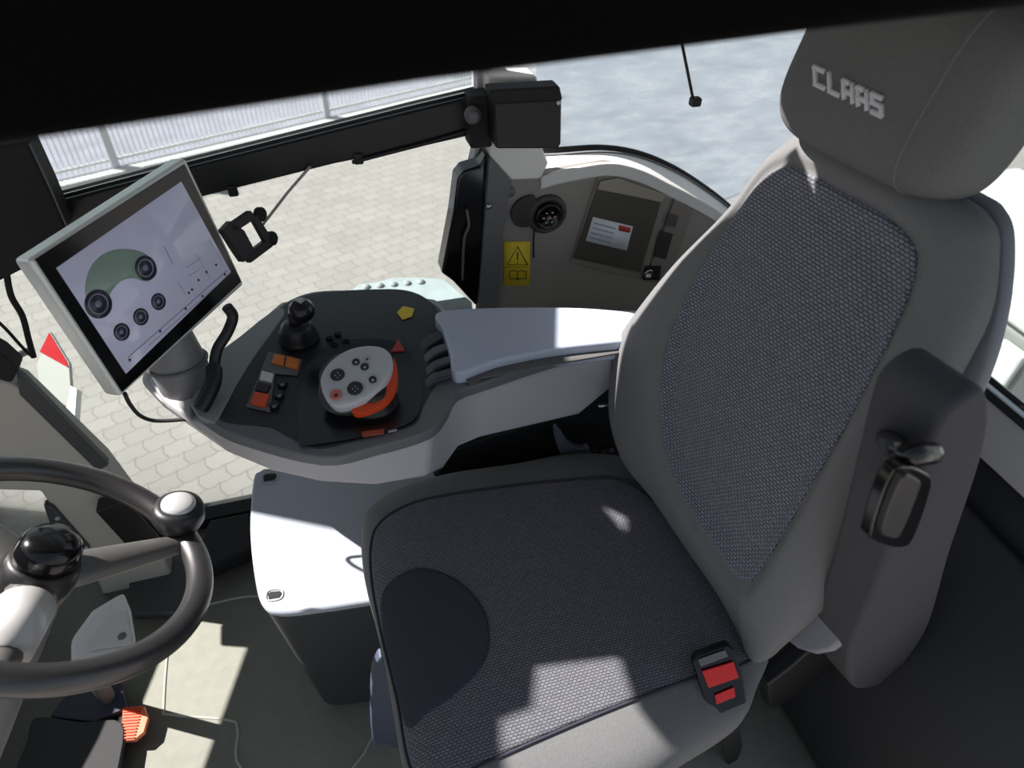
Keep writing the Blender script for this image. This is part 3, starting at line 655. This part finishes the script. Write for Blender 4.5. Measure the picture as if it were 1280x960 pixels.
prism('shoulder', cr([at(x_, y_, hp0 - hn * .016, hn) for x_, y_ in ((398, 478), (400, 462), (425, 440), (480, 440), (488, 480), (450, 512), (415, 516), (398, 500))], 4), -hn * .03, dgrey, ml, bevel=.004, taper=.8)
BP = (hp0 + hn * .0075, hn, gu, gv); btn = mat('button_dark', (46, 48, 56), .35)
for x_, y_, r_, m_ in ((422, 469, .0115, btn), (444, 486, .0125, btn), (420, 494, .0095, mat('button_pink', (205, 120, 110), .4)), (445, 453, .0065, btn), (456, 459, .0068, btn), (459, 449, .0062, lgrey), (466, 475, .0065, btn)):
    o = disc_on('button', x_, y_, r_, BP, m_, ml, h=.003, seg=22)
    if r_ > .011:
        for dx, dy in ((-3, 0), (3, 0), (0, -3), (0, 3)): disc_on('button_mark', x_ + dx, y_ + dy, .0012, (hp0 + hn * .0106, hn, gu, gv), lgrey, o, h=.0003, seg=6, bevel=0)
    else: disc_on('button_mark', x_, y_, r_ * .35, (hp0 + hn * .0106, hn, gu, gv), lgrey if m_ is btn else btn, o, h=.0003, seg=8, bevel=0)
# switches
def sw(nm, px, m_, lab, grp, h=.006):
    o = poly_on(nm, px, CP, m_, None, h=h, bevel=.0012); tag(o, lab, 'switch', grp); return o
sw('rocker_switch', [(344, 445), (357, 448), (355, 459), (340, 456)], orange2, 'left amber rocker switch below the ball-topped joystick', 'rocker switches')
sw('rocker_switch', [(360, 448), (375, 452), (372, 464), (357, 460)], orange2, 'right amber rocker switch below the ball-topped joystick', 'rocker switches')
sw('rocker_switch', [(328, 466), (343, 470), (340, 480), (325, 477)], white, 'white rocker switch between the amber pair and the orange one', 'rocker switches')
sw('rocker_switch', [(322, 480), (339, 484), (334, 494), (319, 490)], black, 'black rocker switch just above the orange red one', 'rocker switches')
sw('rocker_switch', [(319, 492), (338, 496), (332, 511), (314, 507)], orange, 'orange red rocker switch at the front of the switch row', 'rocker switches')
o = poly_on('switch_surround', [(336, 440), (378, 450), (372, 470), (344, 468), (338, 516), (308, 509)], CP, mgrey, con, h=.002)
for q, lab in (((353, 481), 'nearest the white rocker'), ((349, 495), 'in the middle of the row'), ((343, 508), 'lowest of the row')):
    lp = disc_on('push_button', q[0], q[1], .0085, CP, black, None, h=.006, ecc=.8); tag(lp, 'round black push button ' + lab, 'button', 'black push buttons beside the rockers')
    disc_on('button_mark', q[0], q[1], .004, ((0, 0, CZ + .009), Z, X, Y), mgrey, lp, h=.0004, bevel=0, seg=12)
for q, lab in (((422, 419), 'top left'), ((432, 428), 'lower right'), ((418, 432), 'lower left'), ((412, 424), 'outermost left')):
    lp = disc_on('push_button', q[0], q[1], .007, CP, blackg, None, h=.005, ecc=.8); tag(lp, 'small glossy black push button behind the silver lever, %s of four' % lab, 'button', 'push buttons behind the silver lever')
st_ = poly_on('warning_label', [(496, 391), (504, 383), (518, 386), (515, 396), (503, 400)], CP, yellow, None, h=.0012); tag(st_, 'small yellow hazard label on the black control panel', 'label')
st_ = poly_on('hazard_button', [(489, 442), (498, 426), (507, 441)], CP, mat('dark_red', (178, 45, 38), .4), None, h=.005); tag(st_, 'red triangular hazard button on the black control panel', 'button')
st_ = poly_on('parking_switch', [(452, 541), (481, 537), (480, 543), (454, 547)], CP, mat('dim_orange', (170, 82, 60), .5), None, h=.003); tag(st_, 'narrow dull orange switch at the near rim of the black control panel', 'switch')
for q, s in ((443, 'left'), (490, 'right')):
    st_ = poly_on('icon_mark', [(q - 5, 546 if q < 460 else 538), (q + 6, 544 if q < 460 else 536), (q + 6, 547 if q < 460 else 539), (q - 5, 549 if q < 460 else 541)], CP, lgrey, con, h=.0008, bevel=0)
# support below the console
sup = thing('console_support', (.45, .95, 0), 'black bracket and levers carrying the console beside the seat', 'bracket')
prism('support_arm', aty([(540, 602), (566, 562), (720, 512), (755, 478), (850, 470), (850, 620), (700, 640), (560, 620)], .93), (0, .05, 0), blackm, sup, bevel=.008)
prism('height_lever', cr(aty([(694, 540), (700, 536), (710, 552), (722, 560), (732, 562), (730, 572), (712, 578), (700, 566)], .86), 3), (0, .015, 0), mat('lever_grey', (88, 88, 98), .4), sup, bevel=.003)
prism('lever_link', aty([(730, 560), (736, 558), (744, 580), (738, 584)], .86), (0, .012, 0), mgrey, sup, bevel=.002)
lathe('knob', [(.006, 0), (.018, .004), (.020, .016), (.012, .024)], aty([(755, 563)], .86)[0], -Y, black, sup)
tube('silver_clip', aty([(748, 508), (758, 507), (772, 504)], .84), .003, chrome, sup, seg=8)
box('post', (.42, .97, .24), (.10, .08, .44), blackm, sup)

# ================================================================== STORAGE BOX
sb = thing('storage_box', (-.05, .87, 0), 'low box with a pale grey lid and black body in front of the seat', 'storage box')
BZ = .45
lid = cr(atz([(316, 600), (324, 588), (345, 585), (440, 600), (530, 575), (620, 600), (640, 690), (620, 735), (480, 750), (410, 760), (352, 766), (328, 756), (318, 722), (312, 660)], BZ), 5)
prism('lid', lid, (0, 0, -.018), lidg, sb, bevel=.007, bseg=4)
lo2 = [V((p.x, p.y, BZ - .018)) for p in lid]; cc = sum(lo2, V()) / len(lo2)
prism('body', [cc + (p - cc) * .985 for p in lo2], (.02, .0, -.42), mat('box_dark', (52, 54, 56), .55, bump=.2, bscale=400), sb, bevel=.006, taper=.90)
for q in ((337, 597), (343, 744)):
    prism('lid_slot', [at(q[0] + dx, q[1] + dy, (0, 0, BZ + .0005), Z) for dx, dy in ((-8, -1), (-5, -4), (7, -5), (9, -2), (6, 3), (-7, 5))], (0, 0, .0008), blackm, sb, bevel=.0002)
    tube('slot_rim', cr([at(q[0] + dx, q[1] + dy, (0, 0, BZ + .001), Z) for dx, dy in ((-10, 0), (-6, -6), (8, -7), (11, -2), (7, 5), (-8, 7))], 3), .001, lgrey, sb, closed=True, seg=6)

# ledge behind the console (outside step of the fender)
fs_ = thing('fender_step', aty([(560, 385)], 1.42)[0], 'pale blue grey fender ledge outside the glass, behind the console', 'fender')
prism('ledge', atz([(430, 372), (448, 354), (470, 352), (490, 346), (530, 346), (556, 348), (590, 376), (592, 400), (440, 400)], .60), (0, 0, -.05), mat('fender_grey', (158, 167, 170), .6, var=.08, vscale=30), fs_, bevel=.006)
for i in range(5): lathe('bump', [(.011, -.01), (.010, .003), (.005, .006), (0, .007)], atz([(458 + i * 17, 359 - i * 1.5)], .60)[0], Z, mat('bump_grey', (150, 154, 156), .6), fs_, seg=12)

# ================================================================== ITEMS ON THE RIGHT PANEL
QP = ((0, 1.279, 0), -Y, X, Z)
st_ = poly_on('warning_sticker', [(630, 302), (663, 302), (662, 357), (630, 357)], QP, yellow, None, h=.001, bevel=0); tag(st_, 'yellow warning sticker with a triangle and a manual symbol', 'sticker')
QS = ((0, 1.2775, 0), -Y, X, Z)
def line_on(nm, px, r_, pl, m_, par, closed=False): tube(nm, [at(x_, y_, *pl[:2]) for x_, y_ in px], r_, m_, par, closed=closed, seg=5)
line_on('triangle_mark', [(634, 331), (647, 308), (660, 331)], .0014, QS, ink, st_, True)
line_on('exclamation_mark', [(647, 315), (647, 325)], .0016, QS, ink, st_); line_on('exclamation_dot', [(647, 328), (647, 329.5)], .0016, QS, ink, st_)
line_on('divider', [(631, 334), (662, 334)], .0006, QS, ink, st_)
line_on('book_mark', [(637, 339), (644, 338), (647, 340), (650, 338), (658, 339), (658, 349), (650, 348), (647, 350), (644, 348), (637, 349)], .0012, QS, ink, st_, True); line_on('book_spine', [(647, 340), (647, 350)], .0010, QS, ink, st_)
# round socket with key hook
so = thing('power_socket', aty([(683, 265)], 1.28)[0], 'round black power socket with an open flap on the grey side panel', 'socket')
c = at(683, 267, (0, 1.28, 0), Y)
lathe('collar', [(.046, 0), (.045, .006), (.036, .012), (.034, .006), (.030, .004)], c, -Y, mat('socket_collar', (62, 60, 58), .5), so)
lathe('socket_body', [(.030, 0), (.030, .016), (.026, .020), (.024, .012), (.0, .011)], c, -Y, blackg, so)
for a in range(6):
    p = c + V((math.cos(a * 1.047) * .013, -.014, math.sin(a * 1.047) * .013)); lathe('pin', [(.003, 0), (.003, .006), (.0015, .008)], p, -Y, chrome, so, seg=8)
lathe('pin', [(.004, 0), (.004, .008), (.002, .01)], c - Y * .014, -Y, mat('pin_pink', (170, 120, 118), .4), so, seg=10)
prism('flap', cr(aty([(640, 262), (650, 250), (668, 245), (672, 262), (664, 282), (648, 284), (640, 274)], 1.272), 4), (0, .008, 0), mat('flap_dark', (52, 50, 48), .5), so, bevel=.002)
tube('strap', aty([(668, 284), (667, 300), (667, 322)], 1.272), .002, blackm, so, seg=6)
lathe('blank_plug', [(.012, 0), (.011, .002), (0, .003)], aty([(638, 240)], 1.28)[0], -Y, mgrey, so, seg=16)
# hatch
ht = thing('storage_hatch', aty([(770, 345)], 1.28)[0], 'dark storage hatch set into the grey side panel with a white label on it', 'hatch')
poly_on('hatch_frame', [(746, 222), (770, 216), (835, 240), (806, 350), (712, 328)], QP, mat('hatch_frame_grey', (132, 126, 116), .6), ht, h=.003, bevel=.001)
poly_on('hatch_door', [(748, 230), (768, 236), (826, 252), (800, 340), (716, 322)], ((0, 1.2755, 0), -Y), mat('hatch_dark', (76, 72, 64), .5), ht, h=.003, bevel=.001)
poly_on('hatch_lip', [(750, 226), (772, 222), (832, 243), (826, 252), (768, 240), (746, 236)], ((0, 1.272, 0), -Y), mat('hatch_lip_grey', (156, 148, 134), .5), ht, h=.004, bevel=.001)
lb = poly_on('paper_label', [(741, 271), (791, 283), (783, 313), (732, 301)], ((0, 1.272, 0), -Y), mat('label_white', (225, 228, 232), .5), None, h=.001, bevel=0); tag(lb, 'white printed label with a small red mark on the dark hatch', 'label')
PL = ((0, 1.2708, 0), -Y)
poly_on('red_mark', [(774, 281), (789, 284.5), (787, 291), (773, 288)], PL, mat('mark_red', (190, 60, 62), .5), lb, h=.0006, bevel=0)
for i in range(4): poly_on('text_line', [(743 - i * 2, 278 + i * 6), (770 - i * 2, 285 + i * 6), (769.5 - i * 2, 286.4 + i * 6), (742.6 - i * 2, 279.4 + i * 6)], PL, mat('text_grey', (150, 155, 165), .6), lb, h=.0004, bevel=0)
# switch strip
ss = thing('socket_strip', aty([(815, 345)], 1.28)[0], 'slim grey strip of blank covers and a lighter socket right of the hatch', 'socket strip')
poly_on('strip', [(842, 248), (866, 262), (832, 356), (806, 350)], QP, mat('strip_grey', (128, 120, 112), .6), ss, h=.005, bevel=.002)
SS = ((0, 1.273, 0), -Y)
poly_on('blank_cover', [(826, 288), (841, 292), (832, 324), (817, 320)], SS, mat('cover_dark', (50, 48, 46), .5), ss, h=.002)
poly_on('blank_cover', [(836, 266), (848, 270), (844, 284), (831, 281)], SS, dgrey, ss, h=.002)
poly_on('lighter_block', [(806, 332), (826, 332), (824, 350), (803, 349)], SS, blackm, ss, h=.003)
lathe('lighter_socket', [(.012, 0), (.012, .006), (.008, .008), (.007, .003), (0, .003)], at(810, 341, (0, 1.27, 0), Y), -Y, chrome, ss, seg=20)
# hanging sensor rod outside quarter glass
hr = thing('hanging_rod', aty([(868, 127)], 1.36)[0], 'thin black rod ending in a small block, in front of the rear side window', 'rod')
tube('rod', aty([(842, 0), (854, 62), (866, 122)], 1.36), .0035, blackm, hr, seg=8)
box('end_block', aty([(869, 127)], 1.36)[0], (.024, .022, .020), blackm, hr, bevel=.005)

# ================================================================== SEAT
a_, t_ = R(10), R(15)
su_ = V((math.sin(a_), -math.cos(a_), 0)); bk_ = V((math.cos(a_), math.sin(a_), 0))
bup = bk_ * math.sin(t_) + Z * math.cos(t_)
bn = (-bk_ * math.cos(t_) + Z * math.sin(t_)).normalized()
P0 = V((.54, .39, .55))
def onb(px, off=0.0): return [at(x_, y_, P0 + bn * off, bn) for x_, y_ in px]
def onl(px, lat): return [at(x_, y_, P0 + su_ * lat, su_) for x_, y_ in px]
seat = thing('driver_seat', (.30, .62, 0), 'grey fabric driver seat with woven panels, headrest and folded armrest', 'seat')
# cushion
cpx = [(452, 665), (462, 640), (500, 615), (560, 598), (640, 586), (740, 572), (860, 600), (930, 700), (962, 800), (945, 862), (925, 902), (860, 945), (800, 985), (700, 1020), (560, 1060), (520, 1030), (503, 960), (486, 860), (472, 790), (455, 720)]
cush_out = atz(cpx, .50)
kneepx = [(474, 770), (476, 735), (500, 718), (530, 712), (572, 728), (604, 762), (613, 800), (604, 835), (570, 870), (535, 890), (508, 905), (494, 860), (483, 815)]
cp = Pad((.25, .6, .50), X, Y, Z, cush_out, .065, p=4.5, seg=8, mod=lambda q: -.018 * math.exp(-((q.x - .2) ** 2 + (q.y + .05) ** 2) / .03))
wpx = [(462, 672), (475, 648), (520, 626), (600, 612), (700, 600), (790, 600), (880, 680), (948, 790), (935, 822), (850, 852), (720, 905), (600, 957), (540, 985), (518, 965), (505, 930), (494, 865), (474, 780), (462, 715)]
def atcush(px):   # on the dome top plane
    return cr([V(((q - cp.O).x, (q - cp.O).y, 0)) for q in atz(px, .558)], 6)
cush = cp.build('seat_cushion', fab_side, seat, back=.07)
cp.insert('woven_panel', wv_seat, seat, poly=atcush(wpx), lift=.002, rings=40)
cp.insert('knee_panel', fab_knee, seat, poly=atcush(kneepx), lift=.0042, rings=16)
tube('seam', [cp.P(q, cp.H(q) + .002) for q in atcush(wpx)], .0022, fab_knee, seat, closed=True, seg=6)
# base
prism('suspension', [(.10, .44, .03), (.48, .44, .03), (.48, .80, .03), (.10, .80, .03)], (0, 0, .40), mat('bellows_black', (24, 24, 26), .7), seat, bevel=.02, taper=1.05)
prism('cushion_pan', [cp.P(cp.c + (q - cp.c) * .9, -.065) for q in cp.out[::4]], (0, 0, -.04), black, seat, bevel=.008)
prism('front_lever', cr(aty([(478, 822), (466, 842), (464, 900), (468, 932), (480, 930), (502, 935), (500, 880), (484, 840)], .56), 3), (0, .02, 0), mat('lever_blue_grey', (66, 74, 92), .5), seat, bevel=.004)
# backrest
bpx = [(992, 175), (1012, 158), (1045, 160), (1090, 185), (1150, 225), (1205, 250), (1232, 275), (1238, 310), (1228, 390), (1190, 470), (1140, 560), (1090, 640), (1052, 710), (1020, 765), (975, 808), (948, 828), (935, 800), (905, 745), (860, 680), (820, 622), (785, 578), (768, 525), (768, 470), (775, 430), (800, 390), (850, 328), (915, 262), (962, 200)]
ipx = [(980, 205), (1010, 213), (1060, 240), (1105, 265), (1142, 298), (1150, 335), (1130, 400), (1082, 500), (1030, 590), (990, 660), (950, 722), (935, 728), (912, 712), (870, 650), (842, 590), (829, 520), (833, 450), (860, 370), (900, 290), (945, 225)]
bp_ = Pad(P0, su_, bup, bn, onb(bpx, 0.0), .055, p=4.0, seg=6, inner=onb(ipx, .030), D=.020, groove=.006, gw=.025)
bp_.build('backrest', fab_side, seat, back=.04, rings=40)
bp_.insert('back_panel', wv_back, seat, lift=.0015, rings=40, edge=.985)
sh = [V(((q - P0).dot(su_), (q - P0).dot(bup), 0)) for q in onb([(1000, 170), (1100, 180), (1225, 240), (1256, 262), (1268, 300), (1262, 385), (1236, 475), (1180, 590), (1100, 760), (1000, 810), (860, 650), (800, 560), (800, 430), (900, 300)], -.05)]
shp = cr([P0 + su_ * q.x + bup * q.y - bn * .04 for q in sh], 5)
prism('back_shell', shp, -bn * .02, mat('shell_grey', (130, 132, 138), .35), seat, bevel=.012, bseg=4)
# headrest: rounded block
def superblock(name, c, ax, half, e, m, parent, nu=64, nv=40):
    vs = []; fs = []
    f = lambda w, ee: math.copysign(abs(w) ** ee, w)
    for j in range(1, nv):
        ph = -math.pi / 2 + math.pi * j / nv
        for i in range(nu):
            th = 2 * math.pi * i / nu
            x_ = f(math.cos(ph), e[0]) * f(math.cos(th), e[1]); y_ = f(math.cos(ph), e[0]) * f(math.sin(th), e[1]); z_ = f(math.sin(ph), e[0])
            vs.append(c + ax[0] * half[0] * x_ + ax[1] * half[1] * y_ + ax[2] * half[2] * z_)
    for j in range(nv - 2):
        for i in range(nu): fs.append((j * nu + i, j * nu + (i + 1) % nu, (j + 1) * nu + (i + 1) % nu, (j + 1) * nu + i))
    vs.append(c - ax[2] * half[2]); vs.append(c + ax[2] * half[2]); a, b = len(vs) - 2, len(vs) - 1
    for i in range(nu): fs.append((a, (i + 1) % nu, i)); fs.append(((nv - 2) * nu + i, (nv - 2) * nu + (i + 1) % nu, b))
    return mk(name, vs, fs, m, parent)
hc = P0 + su_ * -.226 + bup * .768 + bn * .025
HH = (.070, .100, .134)
hr_ = superblock('headrest', hc, (bn, bup, su_), HH, (.42, .62), fab_head, seat)
_s = .56; _c = math.cos(math.asin(_s ** (1 / .42))) ** .42
_f = lambda w_: math.copysign(abs(w_) ** .62, w_)
tube('headrest_seam', [hc + su_ * HH[2] * _s + bn * (HH[0] * _c * _f(math.cos(t))) + bup * (HH[1] * _c * _f(math.sin(t))) for t in [2 * math.pi * (i + .5) / 64 for i in range(64)]], .0018, fab_side, hr_, closed=True, seg=8)
# letters on the headrest face
def on_head(px, py):
    d = FW + RT * ((px - 640) / FPX) - UP * ((py - 480) / FPX)
    # march to superblock
    t = .3
    fn_ = lambda q: (abs((abs((q - hc).dot(bn)) / HH[0]) ** (2 / .62) + (abs((q - hc).dot(bup)) / HH[1]) ** (2 / .62)) ** (.62 / .42) + (abs((q - hc).dot(su_)) / HH[2]) ** (2 / .42)) - 1
    lo_ = None
    while t < 2:
        if fn_(CAMP + d * t) < 0: break
        t += .004
    if t >= 2: return None
    a, b = t - .004, t
    for _ in range(20):
        mth = (a + b) / 2
        if fn_(CAMP + d * mth) < 0: b = mth
        else: a = mth
    return CAMP + d * a
# 5x7 stroke glyphs in unit boxes (x 0..1, y 0..1 up)
G = {'C': [((0, 0), (0, 1)), ((0, 1), (1, 1)), ((0, 0), (1, 0))],
     'L': [((0, 1), (0, 0)), ((0, 0), (1, 0))],
     'A': [((0, 0), (0, 1)), ((1, 0), (1, 1)), ((0, .42), (1, .42)), ((0, 1), (.55, 1))],
     'S': [((1, 1), (0, 1)), ((0, 1), (0, .52)), ((0, .52), (1, .52)), ((1, .52), (1, 0)), ((1, 0), (0, 0))]}
T0, T1, B0, B1 = V((1019, 84)), V((1107, 125)), V((1020, 105)), V((1107, 147))
def tx(s, t): return (T0.lerp(T1, s)).lerp(B0.lerp(B1, s), 1 - t)
letm = mat('letter_white', (205, 205, 208), .6)
for i, chx in enumerate('CLAAS'):
    s0 = i * .205; sw_ = .125; geo = []
    for (ax_, ay), (bx, by) in G[chx]:
        pth = []
        for k in range(5):
            q = tx(s0 + (ax_ + (bx - ax_) * k / 4) * sw_, ay + (by - ay) * k / 4); w3 = on_head(q.x, q.y)
            if w3: pth.append(w3 + bn * .0005)
        if len(pth) > 1:
            dd = (pth[-1] - pth[0]).normalized(); pth[0] -= dd * .002; pth[-1] += dd * .002
            geo.append(tubegeo(pth, .0033, 6))
    v_, f_ = merge(geo); o = mk('letter_' + chx.lower(), v_, f_, letm, hr_)
for s in (-.06, .06): tube('headrest_post', [hc + su_ * s - bup * .06 - bn * .02, hc + su_ * s - bup * .2 - bn * .05], .006, chrome, seat)
# folded armrest on the near side
LA = .10
apx = [(1163, 556), (1180, 524), (1206, 500), (1232, 488), (1240, 505), (1237, 545), (1222, 598), (1190, 690), (1158, 790), (1110, 850), (1070, 862), (1062, 820), (1092, 745), (1128, 650)]
af = cr(onl(apx, LA), 5)
ar = prism('armrest', af, -su_ * .068, mat('armrest_fabric', (60, 60, 64), .85, bump=.4, bscale=600), seat, bevel=.009, bseg=4)
AP = onl([(1122, 512), (1142, 478), (1164, 458), (1182, 450), (1206, 500), (1180, 524), (1163, 556)], LA)
# bracket and slot handle on its front edge
BKP = (P0 + su_ * (LA + .003), su_)
brk = tube('adjuster_band', [at(x_, y_, P0 + su_ * l_, su_) for x_, y_, l_ in ((1106, 532, .03), (1112, 552, .07), (1132, 566, LA + .005), (1164, 566, LA + .008))], .010, blackg, seat, smoothpath=5, seg=10)
poly_on('adjuster_housing', [(1104, 575), (1144, 580), (1150, 600), (1130, 662), (1112, 674), (1080, 664), (1076, 650)], BKP, blackg, seat, h=.012, smooth=4, bevel=.003)
poly_on('adjuster_handle', [(1118, 590), (1138, 592), (1140, 604), (1118, 660), (1102, 664), (1094, 652)], (P0 + su_ * (LA + .015), su_), mat('handle_dark', (34, 34, 36), .4), seat, h=.008, smooth=4, bevel=.002)
# belt buckle
bb = thing('belt_buckle', onl([(915, 900)], .03)[0], 'black seat belt buckle with two red buttons beside the seat cushion', 'belt buckle')
BB = (P0 + su_ * .075 + V((-.02, 0, .03)), (su_ * .55 - bk_ * .35 + Z * .6).normalized())
poly_on('buckle_body', [(866, 828), (872, 820), (910, 806), (918, 812), (930, 850), (934, 880), (890, 898), (882, 880)], BB, blackg, bb, h=-.024, bevel=.003)
poly_on('release_button', [(877, 838), (916, 826), (923, 846), (885, 859)], (BB[0] + BB[1] * .001, BB[1]), red, bb, h=.004, bevel=.001)
poly_on('latch_slot', [(872, 824), (906, 812), (910, 820), (876, 833)], (BB[0] + BB[1] * .001, BB[1]), mgrey, bb, h=.002, bevel=.0005)
poly_on('indicator', [(893, 868), (917, 858), (919, 870), (895, 880)], (BB[0] + BB[1] * .001, BB[1]), red, bb, h=.003, bevel=.001)
prism('stalk', onl([(898, 890), (918, 882), (926, 930), (916, 960), (905, 950)], .03), su_ * .006, black, bb, bevel=.002)
# recliner mechanism under backrest near corner
prism('recliner', onl([(945, 838), (975, 815), (1015, 780), (1032, 785), (1030, 810), (990, 850), (950, 870)], .0), su_ * .03, black, seat, bevel=.005)
for q in ((1003, 797), (1024, 780)): lathe('recliner_bolt', [(.006, 0), (.005, .005), (0, .006)], onl([q], .031)[0], su_, chrome, seat, seg=12)
# rear left fender box inside the cab
fb_ = thing('inner_fender', (.95, .3, 0), 'dark inner fender cover behind the seat at the lower right', 'fender cover')
pts = [(.80, 0), (.82, .22), (.90, .38), (1.0, .50), (1.085, .56), (1.085, 0)]
prism('cover', [V((x_, .1, z_)) for x_, z_ in pts], (0, .55, 0), mat('fender_dark', (40, 40, 42), .5), fb_, bevel=.03, bseg=5)

# ================================================================== LIGHT
w = bpy.data.worlds.new('World'); sc.world = w; w.use_nodes = True; nt = w.node_tree
bg = nt.nodes['Background']; sk = nt.nodes.new('ShaderNodeTexSky'); sk.sky_type = 'HOSEK_WILKIE'
SD = V((SA, SBY, 1)).normalized()
sk.sun_direction = SD; sk.turbidity = 4; sk.ground_albedo = .5
hs_ = nt.nodes.new('ShaderNodeHueSaturation'); hs_.inputs['Saturation'].default_value = .45
nt.links.new(sk.outputs[0], hs_.inputs['Color']); nt.links.new(hs_.outputs[0], bg.inputs[0]); bg.inputs[1].default_value = 1.5
sl = bpy.data.lights.new('sun', 'SUN'); sl.energy = 5.8; sl.angle = R(.6); sl.color = (1, .955, .925)
so_ = bpy.data.objects.new('sun', sl); col.objects.link(so_); so_.rotation_euler = SD.to_track_quat('Z', 'Y').to_euler(); so_.location = (0, 0, 6)
sc.view_settings.view_transform = 'Standard'; sc.view_settings.look = 'None'; sc.view_settings.gamma = 1
sc.view_settings.use_curve_mapping = False; sc.view_settings.exposure = 1.0
